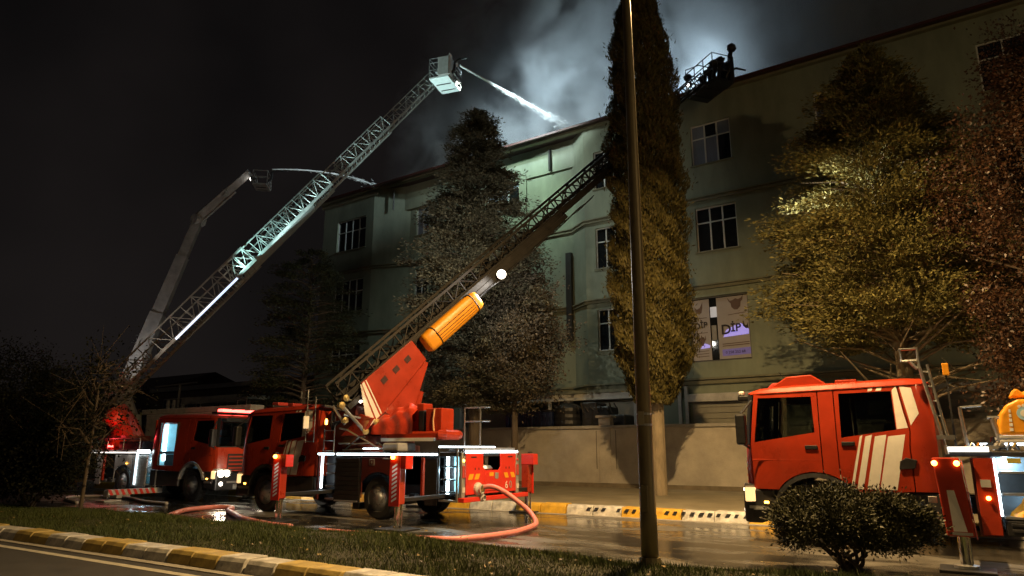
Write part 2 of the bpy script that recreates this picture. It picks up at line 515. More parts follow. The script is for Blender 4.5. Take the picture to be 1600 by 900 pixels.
# scuffed black slots stamped on the face of the far kerb
m = MB()
for i in range(44):
    x = -8.6 + i * 0.215
    if random.random() < 0.1 or x > 1: continue
    s = random.uniform(0.8, 1.1)
    m.prism([(x, 0.12), (x + 0.10 * s, 0.12), (x + 0.15 * s, 0.205), (x + 0.05 * s, 0.205)], lambda a, bb, d: Vector((a, 17.232 + (bb - 0.12) * 0.30 + d, bb)), -0.012, 0.03)
tag(m.build('scuff_mark', BLACK, FK), kind='stuff')
# ------------------------------------------------------------------ boundary wall
STUC = mat('wall_render', (0.41, 0.37, 0.30), 0.8, var=0.18, scale=0.9, bump=0.25, bscale=20, dirt=0.15)
COPE = mat('wall_coping', (0.30, 0.28, 0.24), 0.75, var=0.2, scale=3, bump=0.2)
w = thing('boundary_wall', 'long beige rendered boundary wall with flat coping behind the pavement', 'wall', (-20, 26, 0.235))
box('wall_panel', STUC, w, -60, 45, 0.0, 0.25, -0.25, 2.28)
box('footing', mat('wall_footing', (0.16, 0.13, 0.085), 0.85, var=0.3, scale=2), w, -60, 45, -0.03, 0.28, -0.25, 0.16)
xs = [-60, -36, -22, -9.0, -1.2, 5.9, 15.6, 19.5, 27, 36, 45]
for i in range(len(xs) - 1):
    z = 2.28 + (0.0 if i % 3 else 0.03)
    box('coping', COPE, w, xs[i] + 0.01, xs[i + 1] - 0.01, -0.07, 0.32, z, z + 0.12, 0.012)
for x in (-9.0, 7.7, 22.0, -24):
    p = box('pilaster', STUC, w, x, x + 0.5, -0.05, 0.30, 0.16, 2.70, 0.01)
    box('cap', COPE, p, x - 0.09, x + 0.59, -0.14, 0.39, 2.70, 2.80, 0.01)
for x in (7.55, 8.4):
    box('water_stain_strip', mat('dark_joint', (0.13, 0.11, 0.08), 0.8), w, x, x + 0.03, -0.006, 0.01, 0.7, 2.2)

# ------------------------------------------------------------------ factory building
PLAST = mat('green_beige_plaster', (0.24, 0.275, 0.205), 0.8, var=0.24, scale=0.7, bump=0.15, bscale=12, dirt=0.1, stretch=(1, 1, 0.35))
LEDG = mat('ledge_plaster', (0.20, 0.20, 0.135), 0.8, var=0.2, scale=2)
TILE = mat('roof_edge', (0.05, 0.03, 0.026), 0.6, var=0.3, scale=4)
FRAME = mat('window_frame_white', (0.62, 0.64, 0.62), 0.4, var=0.05)
WPANE = mat('window_pane_dark', (0.012, 0.014, 0.016), 0.05, var=0.1, rvar=0.02, spec=0.8)
CURT_REFL = mat('curtain_refl', (0.17, 0.20, 0.26), 0.8, var=0.15, scale=3, stretch=(8, 8, 0.5))  # curtain; elsewhere smoke reflected in the glass, painted as bluish panes
PIPE = mat('downpipe', (0.03, 0.03, 0.028), 0.5)
bld = thing('factory_building', 'long four storey green beige factory building with smoke rising from its roof', 'building', (-8, 29, 0), R(-2.3))

def facade(parent, name, p0, p1, z0, z1, holes, m, depth=0.16):
    # vertical wall from p0 to p1 with rectangular openings (s0,s1,za,zb); outer side is right of p0->p1 looking from above (towards -y)
    p0 = Vector((p0[0], p0[1], 0)); p1 = Vector((p1[0], p1[1], 0))
    L = (p1 - p0).length; d = (p1 - p0) / L; nrm = Vector((d.y, -d.x, 0))
    xs = sorted({0.0, L} | {h[0] for h in holes} | {h[1] for h in holes})
    zs = sorted({z0, z1} | {h[2] for h in holes} | {h[3] for h in holes})
    b = MB()
    P = lambda s, z, dd=0.0: p0 + d * s - nrm * dd + Vector((0, 0, z))
    for i in range(len(xs) - 1):
        for j in range(len(zs) - 1):
            cx = (xs[i] + xs[i + 1]) / 2; cz = (zs[j] + zs[j + 1]) / 2
            if any(h[0] < cx < h[1] and h[2] < cz < h[3] for h in holes): continue
            b.add([P(xs[i], zs[j]), P(xs[i + 1], zs[j]), P(xs[i + 1], zs[j + 1]), P(xs[i], zs[j + 1])], [(0, 1, 2, 3)])
    for h in holes:
        a, c, za, zb = h[:4]
        for (q, r) in (((a, za), (c, za)), ((c, za), (c, zb)), ((c, zb), (a, zb)), ((a, zb), (a, za))):
            b.add([P(*q), P(*r), P(r[0], r[1], depth), P(q[0], q[1], depth)], [(0, 1, 2, 3)])
    o = b.build(name, m, parent)
    return o, P, d, nrm

def window(parent, P, d, nrm, h, cols=3, transom=0.66, depth=0.13, curtain_refl=0, skip=()):
    a, c, za, zb = h
    o = P(a, za, depth); t = 0.055
    f = MB(); W = c - a; H = zb - za; up = Vector((0, 0, 1)); zt = H * transom
    fb = lambda s0, s1, n0, n1, y0=-0.03, y1=0.03: f.frame_box(o, d, nrm, up, s0, s1, y0, y1, n0, n1)
    fb(0, W, 0, t); fb(0, W, H - t, H); fb(0, t, t, H - t); fb(W - t, W, t, H - t)
    ws = [t + (W - 2 * t) * k / cols for k in range(cols + 1)]
    for k in range(1, cols):
        fb(ws[k] - t * .6, ws[k] + t * .6, t, H - t, -0.026, 0.026)
    for k in range(cols):
        fb(ws[k] + (t * .6 if k else 0), ws[k + 1] - (t * .6 if k < cols - 1 else 0), zt - t * .5, zt + t * .5, -0.022, 0.022)
    w = f.build('window', FRAME, parent)
    for k in range(cols):
        for (n0, n1) in ((t, zt - t * .5), (zt + t * .5, H - t)):
            g = MB(); g.frame_box(o, d, nrm, up, ws[k], ws[k + 1], -0.012, -0.006, n0, n1)
            g.build('pane', CURT_REFL if (curtain_refl and (k + (n0 > t)) % 3 < curtain_refl) else WPANE, w)
    s = MB(); s.frame_box(o, d, nrm, up, -0.08, W + 0.08, 0.02, depth + 0.06, -0.06, 0.0)
    s.build('sill', LEDG, w)
    return w

# storey levels
R1, R2, R3 = (6.15, 8.12), (10.1, 12.12), (14.15, 16.1)
YF, YR = 0.0, 0.75
ZT = 17.5
X = lambda x: x + 8.0                                # world x -> building x
segs = []
# plan outline from left to right (building coordinates)
A0 = (X(-33.7), 6.0); A1 = (X(-33.7), YF); A2 = (X(-29.1), YF); A3 = (X(-26.7), YR); A4 = (X(-15.4), YR); A5 = (X(-14.3), YF); A6 = (14 + 8, YF); A7 = (14 + 8, 6)
def hs(p0, xa, xb, rows):
    return [(xa - p0[0], xb - p0[0], r[0], r[1]) for r in rows]
wl = [(X(-32.35), X(-29.85))]
facade(bld, 'wall', A0, A1, 0, ZT, [], PLAST)
hl = hs(A1, X(-32.35), X(-29.75), ((6.2, 8.0), (9.95, 12.0), (13.95, 16.0)))
o, P, d, nr = facade(bld, 'wall', A1, A2, 0, ZT, hl, PLAST)
for h in hl: window(bld, P, d, nr, h, 4, 0.62)
facade(bld, 'bay_side', A2, A3, 0, ZT, [], PLAST)
hr = hs(A3, X(-20.9), X(-18.72), (R1, R2, (14.35, 16.35))) + hs(A3, X(-26.2), X(-25.2), (R1, R2, (14.2, 16.3)))
o, P, d, nr = facade(bld, 'wall', A3, A4, 0, 16.05, hr, PLAST)
for h in hr: window(bld, P, d, nr, h, 3 if h[1] - h[0] > 1.5 else 2, 0.66, curtain_refl=2 if h[2] > 14 else 0)  # bluish top panes are a painted reflection of the smoke
facade(bld, 'bay_side', A4, A5, 0, ZT, [], PLAST)
hf = hs(A5, X(-13.75), X(-12.2), (R1, R2, R3)) + hs(A5, X(-8.75), X(-6.95), (R2, R3)) + hs(A5, X(-9.3), X(-6.75), ((5.3, 8.1),)) \
   + hs(A5, X(-3.45), X(-1.7), (R1, R2, R3)) + hs(A5, X(2.25), X(4.6), (R1, R2, (14.4, 16.35)))
o, P, d, nr = facade(bld, 'wall', A5, A6, 0, ZT, hf, PLAST)
dipwin = None
for h in hf:
    if abs(h[2] - 5.3) < 1e-6:
        dipwin = (P, d, nr, h); continue
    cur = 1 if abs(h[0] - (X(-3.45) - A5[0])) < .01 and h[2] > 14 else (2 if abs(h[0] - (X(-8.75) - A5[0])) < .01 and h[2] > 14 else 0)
    wn = window(bld, P, d, nr, h, 3, 0.66, curtain_refl=cur)
facade(bld, 'wall', A6, A7, 0, ZT, [], PLAST)
# attic band closing the recess, slab edge, pilasters, ledges
MB().box(A2[0] + .02, A5[0] - .02, YR - .12, YR + .4, 15.95, ZT - .02).build('attic_band', PLAST, bld)
for x in (X(-18.6), X(-21.5), X(-24.9)):
    box('pilaster', PLAST, bld, x, x + 0.42, YR - 0.09, YR + 0.05, 4.6, 15.95)
def ledge(z, h, pr):
    pts = [A1, A2, A3, A4, A5, A6]
    outp = [(A1[0] - pr, -pr), (A2[0] + pr * .3, -pr), (A3[0] + pr * .1, YR - pr), (A4[0] - pr * .1, YR - pr), (A5[0] - pr * .4, -pr), (A6[0] + pr, -pr)]
    b = MB()
    for i in range(5):
        vs = []
        for zz in (z, z + h):
            vs += [(outp[i][0], outp[i][1], zz), (outp[i + 1][0], outp[i + 1][1], zz), (pts[i + 1][0], pts[i + 1][1] + .03, zz), (pts[i][0], pts[i][1] + .03, zz)]
        b.add(vs, [(0, 3, 2, 1), (4, 5, 6, 7), (0, 1, 5, 4), (1, 2, 6, 5), (2, 3, 7, 6), (3, 0, 4, 7)])
    return b.build('ledge', LEDG, bld)
for z, h, p in ((8.42, .12, .10), (8.56, .06, .16), (12.42, .12, .10), (12.56, .06, .16), (4.36, .16, .14), (4.54, .08, .24)):
    ledge(z, h, p)
# roof: eaves board and shallow pitched roof behind it
rf = MB()
rf.prism([(-0.45, ZT), (-0.45, ZT + .10), (6.0, ZT + 1.7), (13.0, ZT + .1), (13.0, ZT)], lambda a, bb, dd: Vector((dd, a, bb)), A1[0] - .5, A6[0] + .5)
rf.build('roof', TILE, bld)
box('eaves_board', LEDG, bld, A1[0] - .3, A6[0] + .3, -0.24, 0.05, ZT - .10, ZT)
box('eaves_moulding', LEDG, bld, A1[0] - .15, A2[0] + .4, -0.14, 0.04, ZT - .36, ZT - .203)
box('eaves_gutter', mat('gutter_red', (0.07, 0.022, 0.018), 0.5), bld, A1[0] - .5, A6[0] + .5, -0.55, -0.452, ZT - .02, ZT + .09)
def pipe(x, y, z0, z1, r=0.07):
    MB().tube([(x, y, z0), (x, y, z1)], r, 10).build('downpipe', PIPE, bld)
pipe(X(-16.6), YR - .24, 16.0, 17.2); pipe(X(-27.6), YR * .5 - .2, 15.95, 17.2, .05)
box('downpipe_duct', PIPE, bld, X(-15.75), X(-15.45), YR - .22, YR + .02, 6.9, 11.35)
# unseen dark block behind the shell so that no light leaks through
box('inner_core', mat('inner_dark', (0.02, 0.02, 0.02), 0.9), bld, A1[0] + .3, A6[0] - .3, 1.8, 12.8, 0.0, ZT - .05)
# ground floor in front of the bays: lintel beam, panels, shutters
GP = mat('ground_floor_panel', (0.30, 0.29, 0.235), 0.7, var=0.15, scale=1.5)
box('lintel_beam', mat('lintel', (0.55, 0.54, 0.48), 0.6, var=0.15), bld, X(-21.5), X(-11.6), -0.75, -0.45, 3.86, 4.16, 0.02)
box('porch_roof', LEDG, bld, X(-21.7), X(-11.4), -0.8, YR - .1, 4.163, 4.30)
box('porch_panel', GP, bld, X(-21.3), X(-17.6), -0.42, -0.30, 0.2, 3.857)
box('porch_panel', GP, bld, X(-14.2), X(-11.7), -0.42, -0.30, 0.2, 3.857)
for x in (-21.4, -16.1, -11.75):
    box('porch_post', PALE, bld, X(x), X(x) + .13, -0.72, -0.59, 0.2, 3.857)
for (xa, xb) in ((-9.35, -3.6), (-3.2, 2.4), (2.8, 8.4)):
    sh = box('roller_shutter', GP, bld, X(xa), X(xb), -0.05, 0.02, 0.2, 3.6)
    for k in range(14):
        z = 0.35 + k * 0.235
        box('slat', GP, sh, X(xa) + .05, X(xb) - .05, -0.085, -0.052, z, z + 0.215, 0.01)
    box('shutter_box', PALE, bld, X(xa) - .1, X(xb) + .1, -0.35, 0.02, 3.62, 3.95, 0.02)
for x in (-9.85, -9.55, -3.4):
    box('shutter_post', PALE, bld, X(x) - .07, X(x) + .07, -0.25, -0.12, 0.2, 4.3)

# shop window with two banners behind the glass opening
P, d, nr, h = dipwin
a, c, za, zb = h; W = c - a; H = zb - za; up = Vector((0, 0, 1))
o = P(a, za, 0.13)
wf = MB()
fb = lambda s0, s1, n0, n1, y0=-.03, y1=.03: wf.frame_box(o, d, nr, up, s0, s1, y0, y1, n0, n1)
fb(0, W, 0, .06); fb(0, W, H - .06, H); fb(0, .06, .06, H - .06); fb(W - .06, W, .06, H - .06)
shop = wf.build('shop_window', mat('shop_frame', (0.10, 0.10, 0.09), 0.5), bld)
g = MB(); g.frame_box(o, d, nr, up, .06, W - .06, -.10, -.06, .06, H - .06); g.build('pane', WPANE, shop)
BAN = mat('banner_fabric', (0.36, 0.34, 0.36), 0.75, var=0.08, scale=2)
BLU = emit('blue_glow_print', (0.12, 0.14, 1.0), 0.55)
PRT = mat('banner_print', (0.03, 0.025, 0.03), 0.8)
PRT2 = mat('banner_print_brown', (0.13, 0.085, 0.075), 0.8)
def banner(s0, s1, blue, big):
    bb = MB(); bb.frame_box(o, d, nr, up, s0, s1, .005, .02, .08, H - .10)
    ban = bb.build('banner', BAN, shop)
    w = s1 - s0
    def poly(name, pts, m, dd=.026):
        q = MB(); q.prism([(s0 + p[0] * w, p[1] * H) for p in pts], lambda x, z, y: o + d * x + up * z + nr * y, .0205, dd)
        return q.build(name, m, ban)
    M = lambda sx, z: Matrix(((d.x, 0, nr.x, (o + d * (s0 + sx * w)).x), (d.y, 0, nr.y, (o + d * sx * w + d * s0).y), (0, 1, 0, o.z + z * H), (0, 0, 0, 1))) @ Matrix.Translation((0, 0, .034))
    # blue lit cloud shape behind the word
    if big:
        poly('blue_shape', [(.16, .355), (.96, .375), (.97, .44), (.90, .50), (.72, .545), (.60, .53), (.52, .515), (.26, .46)], BLU, .024)
        poly('blue_field', [(.10, .07), (.98, .08), (.98, .18), (.10, .17)], mat('pale_blue_print', (0.22, 0.2, 0.5), .7, emis=(.15, .13, .6), estr=.12), .024)
        text_mesh('lettering', 'D', .58, PRT, ban, M(.10, .40), .003, bold=.012); text_mesh('lettering', '\u0130P', .46, PRT, ban, M(.41, .43), .003, bold=.012)
        text_mesh('phone_number', '0 258 252 68', .155, PRT, ban, M(.20, .105), .003)
        for z in (.245, .215): poly('text_line', [(.12, z), (.96, z + .008), (.96, z + .02), (.12, z + .012)], PRT2)
        poly('text_line', [(.35, .68), (.85, .70), (.85, .71), (.35, .69)], PRT2)
        poly('animal_drawing', [(.35, .955), (.44, .90), (.52, .905), (.62, .93), (.70, .91), (.80, .93), (.86, .965), (.84, .90), (.78, .87), (.76, .80), (.66, .755), (.56, .76), (.48, .80), (.46, .86), (.40, .89)], PRT2)
        poly('animal_drawing', [(.78, .56), (.80, .50), (.88, .46), (.96, .46), (.96, .55), (.92, .51), (.86, .51), (.82, .58)], PRT)
    else:
        poly('blue_shape', [(.42, .205), (.92, .215), (.94, .245), (.80, .27), (.66, .285), (.55, .26)], BLU, .024)
        text_mesh('lettering', 'D', .40, PRT, ban, M(.12, .51), .003, bold=.009); text_mesh('lettering', '\u0130P', .34, PRT, ban, M(.47, .53), .003, bold=.009)
        poly('animal_drawing', [(.25, .38), (.33, .41), (.36, .36), (.46, .38), (.52, .40), (.60, .37), (.68, .36), (.72, .41), (.74, .35), (.64, .30), (.60, .25), (.40, .25), (.40, .31), (.30, .33)], PRT2)
        poly('animal_drawing', [(.20, .86), (.34, .82), (.50, .84), (.66, .93), (.64, .84), (.58, .76), (.42, .74), (.26, .78)], PRT2)
        for z in (.44, .67, .16, .12, .08): poly('text_line', [(.2, z), (.85, z + .005), (.85, z + .014), (.2, z + .009)], PRT2)
banner(.04, .86, 0, False)
banner(1.18, W - .04, 1, True)
it = MB(); it.frame_box(o, d, nr, up, .88, 1.16, -.055, -.035, 1.9, 2.35); it.build('lit_ceiling_strip', emit('office_ceiling', (.55, .7, .9), .22), shop)
it = MB(); it.frame_box(o, d, nr, up, .90, 1.10, -.055, -.02, .9, 1.55); it.build('cabinet', GREYP, shop)

# yard: blue container and dark plant between wall and building
c1 = thing('blue_container', 'dark blue steel container standing behind the beige wall', 'container', (-17.3, 26.75, 0.2))
box('container_body', mat('blue_steel', (0.012, 0.022, 0.07), 0.5, var=0.2), c1, 0, 2.4, 0, 1.3, 0, 3.1, 0.02)
for k in range(11):
    box('rib', MATS['blue_steel'], c1, 0.12 + k * .21, 0.22 + k * .21, -0.04, 0.0, 0.1, 3.0, 0.01)
box('roof_rim', DGREY, c1, -0.03, 2.43, -0.03, 1.33, 3.1, 3.18)
t1 = thing('water_tank', 'black ribbed plastic water tank beside the blue container', 'tank', (-14.35, 27.25, 0.2))
prof = []
for k in range(25):
    z = k * .135; prof.append((0.62 + (0.03 if k % 2 else 0), z))
prof += [(0.5, 3.35), (0.25, 3.45), (0.22, 3.55), (0.0, 3.55)]
MB().lathe(prof, 24).build('tank_shell', BLACK, t1, smooth=False)
t2 = thing('covered_pallet_stack', 'stack of goods under black sheeting behind the wall pier', 'stack', (-13.5, 26.7, 0.2))
m = MB()
for (x0, x1, z1) in ((0, .75, 3.45), (.5, 1.3, 3.25), (1.1, 2.0, 2.9)):
    m.box(x0, x1, 0.05 + random.random() * .1, 1.1, 0, z1)
m.build('sheeting', mat('black_sheeting', (0.02, 0.02, 0.02), 0.4, bump=.8, bscale=5), t2, 0.08, seg=3)
m = MB()
for k in range(9): m.tube([(-.2 + k * .22, .03, 3.3 + .12 * math.sin(k * 1.9)), (-.05 + k * .22, 0.0, 3.05 + .1 * math.cos(k * 2.3))], .03, 6)
m.build('rope', ROPE, t2)

# ------------------------------------------------------------------ dark buildings further along the street
DW = mat('dark_render', (0.10, 0.075, 0.06), 0.8, var=0.2, scale=1)
lb = thing('low_warehouse', 'dark low warehouse with a flat roof left of the factory', 'building', (-52, 34, 0))
box('wall', DW, lb, -6, 13.5, 0, 10, 0, 6.4)
box('parapet', GREYP, lb, -6.2, 13.7, -0.2, 10.2, 6.4, 6.75)
box('band', GREYP, lb, -6.1, 13.6, -0.1, 0.0, 4.1, 4.3)
for k in range(5):
    f = box('window', GREYP, lb, -4.2 + k * 3.4, -2.4 + k * 3.4, -0.06, 0.02, 4.7, 5.8)
    box('pane', WPANE, f, -4.1 + k * 3.4, -3.35 + k * 3.4, -0.08, -0.06, 4.8, 5.7); box('pane', WPANE, f, -3.25 + k * 3.4, -2.5 + k * 3.4, -0.08, -0.06, 4.8, 5.7)
lb2 = thing('far_shed', 'long dark shed far down the street at the left edge', 'building', (-95, 40, 0))
box('wall', DW, lb2, -30, 26, 0, 14, 0, 7.5)
rr = MB(); rr.prism([(-.5, 7.5), (7, 10), (14.5, 7.5)], lambda a, bb, dd: Vector((dd, a, bb)), -30.5, 26.5); rr.build('roof', TILE, lb2)
for k in range(6):
    f = box('window', GREYP, lb2, -26 + k * 8, -23.5 + k * 8, -.06, .02, 4, 5.6); box('pane', WPANE, f, -25.9 + k * 8, -23.6 + k * 8, -.08, -.06, 4.1, 5.5)
cn = thing('flat_canopy', 'pale flat roofed canopy behind the fire engines at the left', 'canopy', (-39, 27.8, 0.2))
box('roof_slab', PALE, cn, -3.2, 3.2, -1, 1.2, 4.45, 4.72, .02)
box('fascia', GREYP, cn, -3.25, 3.25, -1.06, -1.0, 4.3, 4.75)
for x in (-2.8, 2.6): box('post', GREYP, cn, x, x + .15, -.5, -.35, 0, 4.45)
cs = thing('cable_gantry', 'thin metal gantry with insulators standing behind the left fire engines', 'gantry', (-47, 29.5, 0.2))
MB().tube([(0, 0, 0), (0, 0, 6.0)], .09, 8).build('post', GREYP, cs)
MB().tube([(-3, 0, 6.0), (2.0, 0, 6.1)], .06, 6).build('crossbar', GREYP, cs)
MB().tube([(-1.5, 0, 5.0), (1.3, 0, 5.05)], .06, 6).build('crossbar', GREYP, cs)
for x in (-1.2, -.5, .6): MB().lathe([(0.10, 4.2), (.16, 4.3), (.12, 4.5), (.16, 4.6), (.10, 4.95)], 10, Matrix.Translation((x, 0, 0))).build('insulator', PALE, cs)
# ------------------------------------------------------------------ fire engine pieces (local: x rearward from the front bumper, y lateral, z up)
WH = 1.25
def sy(z): return WH - max(0.0, z - 1.85) * 0.075
def cy_(x, z, XR):
    y = WH + .012 - .030 * ((z - 1.5) / .6) ** 2 * (.5 if z < 1.5 else .45) - max(0.0, z - 1.85) * .050
    y -= .16 * max(0.0, 1 - x / .42) ** 2.2
    y -= .07 * max(0.0, (x - (XR - .32)) / .32) ** 2
    return y
def arc_pts(xc, r, zc, xa, xb, n=9):
    out = []
    for k in range(n):
        x = xa + (xb - xa) * k / (n - 1)
        q = r * r - (x - xc) ** 2
        out.append((x, zc + math.sqrt(max(q, 0))))
    return out
def ztop(x): return 2.745 + .022 * x

def wheel(parent, x, y, side, r=0.52, w=0.30):
    # side -1: outer face towards -y
    M = Matrix.Translation((x, y, r)) @ Matrix.Rotation(R(90) * (1 if side < 0 else -1), 4, 'X')
    prof = [(r * .60, -w / 2), (r * .90, -w / 2), (r * .975, -w / 2 + .03), (r, -w / 2 + .06), (r, w / 2 - .06), (r * .975, w / 2 - .03), (r * .90, w / 2), (r * .66, w / 2), (r * .60, w / 2 - .03)]
    t = MB().lathe(prof, 36, M, caps=False)
    for k in range(36):
        a = 2 * math.pi * k / 36
        for zz, tw in ((-.05, .1), (.05, -.1)):
            MM = M @ Matrix.Rotation(a + tw, 4, 'Z') @ Matrix.Translation((r, 0, zz))
            t.box(-.012, .012, -.018, .018, -.045, .045, MM)
    t = t.build('wheel', RUBBER, parent)
    rim = MB().lathe([(r * .62, w / 2 - .02), (r * .60, w / 2 - .05), (r * .55, w / 2 - .10), (r * .46, w / 2 - .12), (r * .40, w / 2 - .06), (r * .26, w / 2 - .03), (r * .24, w / 2 + .02), (r * .12, w / 2 + .05), (0.001, w / 2 + .05)], 28, M)
    rim.build('rim', ALU, t, smooth=True)
    nb = MB()
    for k in range(10):
        a = 2 * math.pi * k / 10
        nb.lathe([(.018, 0), (.018, .035), (.008, .045)], 6, M @ Matrix.Translation((r * .33 * math.cos(a), r * .33 * math.sin(a), w / 2 - .045)))
    tag(nb.build('wheel_nut', CHROME, t), kind='stuff')
    hb = MB()
    for k in range(10):
        a = 2 * math.pi * (k + .5) / 10
        hb.lathe([(.034, 0), (.034, .006)], 10, M @ Matrix.Translation((r * .485 * math.cos(a), r * .485 * math.sin(a), w / 2 - .118)))
    tag(hb.build('rim_hole', BLACK, t), kind='stuff')
    return t

def cab(root, ln=3.2, open_door=0, red=None, stripes=True, glassm=None):
    """crew cab; open_door: +1/-1 side whose rear door is left out and swung open"""
    red = red or RED; gm = glassm or GLASS
    wx, wr = 1.22, 0.80
    XR = ln
    for s in (-1, 1):
        f = lambda x, z: Vector((x, s * cy_(x, z, XR), z))
        def pan(name, loops, m=red, par=root, th=.035):
            return bent(loops, f, .12 if th > .02 else .3).build(name, m, par, 0.0, smooth=True, solid=th)
        bot = 1.0
        # corner / A pillar
        pan('front_pillar', [[(0.02, .98), (.115, .98), (.115, 1.785), (0.03, 1.765)]])
        pan('pillar_trim', [[(0.03, 1.785), (.115, 1.80), (.22, ztop(.22)), (.12, ztop(.12) - .02)]], BLACK)
        # front door with window
        ap = arc_pts(wx, wr, .50, .60, 1.37)
        dl = [(.13, .98), (.595, .98)] + ap + [(1.37, ztop(1.37)), (.235, ztop(.235)), (.13, 1.81)]
        wl_ = [(.205, 1.83), (1.29, 2.00), (1.27, 2.655), (.315, 2.66)]
        dr = pan('front_door', [dl, wl_])
        pan('window', [[(.20, 1.825), (1.295, 1.995), (1.275, 2.66), (.31, 2.665)]], gm, dr, .01)
        h = MB(); h.box(1.10, 1.32, s * (WH + .002), s * (WH + .045), 1.70, 1.77); h.build('door_handle', BLACK, dr, .01)
        h = MB(); h.box(.14, 1.36, s * (sy(1.5) + .016), s * (sy(1.5) + .030), 1.49, 1.52); h.build('crease_strip', red, dr, .008)
        # B panel
        ap = arc_pts(wx, wr, .50, 1.388, 1.645, 4)
        pan('middle_pillar', [ap + [(1.645, ztop(1.64)), (1.388, ztop(1.39))]])
        # rear door
        ap = arc_pts(wx, wr, .50, 1.663, 1.88, 4)
        XD = XR - .42
        dl = ap + [(XD, 1.0), (XD, 1.75), (XD + .03, 2.0), (XD - .10, ztop(XD - .1)), (1.663, ztop(1.663))]
        x2 = XD - .17
        wl_ = [(1.73, 1.90), (x2, 2.03), (x2 - .02, 2.70), (1.74, 2.685)]
        is_open = (s == open_door)
        if not is_open:
            dr = pan('rear_door', [dl, wl_])
            pan('window', [[(1.725, 1.895), (x2 + .005, 2.025), (x2 - .015, 2.705), (1.735, 2.69)]], gm, dr, .01)
            h = MB(); h.box(1.72, 1.94, s * (WH + .002), s * (WH + .045), 1.76, 1.83); h.build('door_handle', BLACK, dr, .01)
            h = MB(); h.box(1.67, XD - .01, s * (sy(1.5) + .016), s * (sy(1.5) + .024), 1.49, 1.52); h.build('crease_strip', red, dr, .008)
            hg = MB(); hg.prism([(x2 - .02, 1.36), (x2 + .22, 1.38), (x2 + .26, 1.52), (x2 + .10, 1.56), (x2 + .0, 1.50)], lambda a, b, d: Vector((a, s * (WH + d), b)), .0, .05)
            hg.build('grab_recess', BLACK, dr, .01)
            if stripes:
                def st(poly): 
                    return bent([poly], lambda a, b: Vector((a, s * (cy_(a, b, XR) + .0195), b)), .12).build('white_stripe', WHITE, dr, smooth=True)
                def sl(xb0, xb1, xt0, xt1):
                    zb, zt = 1.02, 1.86; zz = 1.95
                    st([(xb0, zb), (xb1, zb), (xt1, zz), (xt0, zz - .03)])
                sl(1.80, 1.845, 2.03, 2.075); sl(1.90, 2.0, 2.12, 2.225); sl(2.06, 2.235, 2.27, 2.45); sl(2.26, 2.52, 2.475, 2.74)
                for xa, xb in ((2.22, 2.29), (2.35, 2.44)):
                    st([(xa, 2.715), (xb, 2.715), (xb + .03, ztop(xb) - .01), (xa + .03, ztop(xa) - .01)])
                st([(x2 + .012, 2.04), (XD + .012, 2.06), (XD - .03, 2.30), (XD - .10, ztop(XD) - .02), (x2 + .0, 2.72)])
        else:
            # doorway standing open: only the surround is left
            pan('door_surround', [dl, [(2.30, 1.14), (XD - .06, 1.14), (XD - .10, 2.62), (2.32, 2.60)]])
            for (xa, xb) in ((2.26, 2.30), (XD - .07, XD - .03)):
                q = MB(); q.box(xa, xb, *(sorted((s * 1.18, s * 1.275))), 1.1, 2.64); q.build('door_seal', BLACK, root, .01)
        # rear corner
        rc = [(XD + .017, 1.0), (XR - .02, 1.0), (XR - .02, 2.45), (XR - .10, ztop(XR) - .02), (XD - .083, ztop(XD - .08)), (XD + .047, 2.0), (XD + .017, 1.75)]
        c_ = pan('rear_quarter', [rc])
        if stripes and not is_open:
            bent([[(XD + .06, 2.10), (XD + .20, 2.30), (XD + .13, ztop(XD) - .06), (XD - .05, ztop(XD) - .03)]], lambda a, b: Vector((a, s * (cy_(a, b, XR) + .0195), b)), .12).build('white_stripe', WHITE, c_, smooth=True)
        # wheel arch lip, step and sill
        ar = MB()
        pts = arc_pts(wx, wr - .02, .50, wx - wr + .05, wx + wr - .05, 15)
        for i in range(len(pts) - 1):
            (xa, za), (xb, zb) = pts[i], pts[i + 1]
            (xi, zi), (xj, zj) = [(wx + (p[0] - wx) * .90, .5 + (p[1] - .5) * .90) for p in (pts[i], pts[i + 1])]
            ar.add([Vector((xa, s * (WH + .04), za)), Vector((xb, s * (WH + .04), zb)), Vector((xj, s * (WH + .05), zj)), Vector((xi, s * (WH + .05), zi)),
                    Vector((xa, s * (WH - .30), za)), Vector((xb, s * (WH - .30), zb)), Vector((xj, s * (WH - .30), zj)), Vector((xi, s * (WH - .30), zi))],
                   [(0, 1, 2, 3), (4, 7, 6, 5), (0, 4, 5, 1), (3, 2, 6, 7), (0, 3, 7, 4), (1, 5, 6, 2)])
        ar.build('wheel_arch', GREYP if root.get('greyarch') else DGREY, root)
        stp = box('step', DGREY, root, .05, .50, s * 1.0 if s > 0 else -1.24, 1.24 if s > 0 else -1.0, .42, .97, .03)
        box('tread', ALU, stp, .10, .48, s * 1.10 if s > 0 else -1.27, 1.27 if s > 0 else -1.10, .60, .63)
        box('step', DGREY, root, 1.98, XR - .05, 1.0 if s > 0 else -1.235, 1.235 if s > 0 else -1.0, .45, .985, .03)
        # mirrors
        mr = MB(); mr.box(-.08, .10, s * 1.30 if s > 0 else -1.50, 1.50 if s > 0 else -1.30, 1.78, 2.36)
        mr = mr.build('mirror', BLACK, root, .04)
        MB().bar((.02, s * 1.40, 2.36), (.18, s * 1.18, 2.62), .022).build('mirror_arm', BLACK, mr)
        MB().bar((.02, s * 1.40, 1.80), (.10, s * 1.23, 1.72), .022).build('mirror_arm', BLACK, mr)
        # headlamp cluster
        hl = box('headlight', TAIL, root, -.075, .16, s * .62 if s > 0 else -1.20, 1.20 if s > 0 else -.62, .68, 1.07, .03)
        side = 1.245
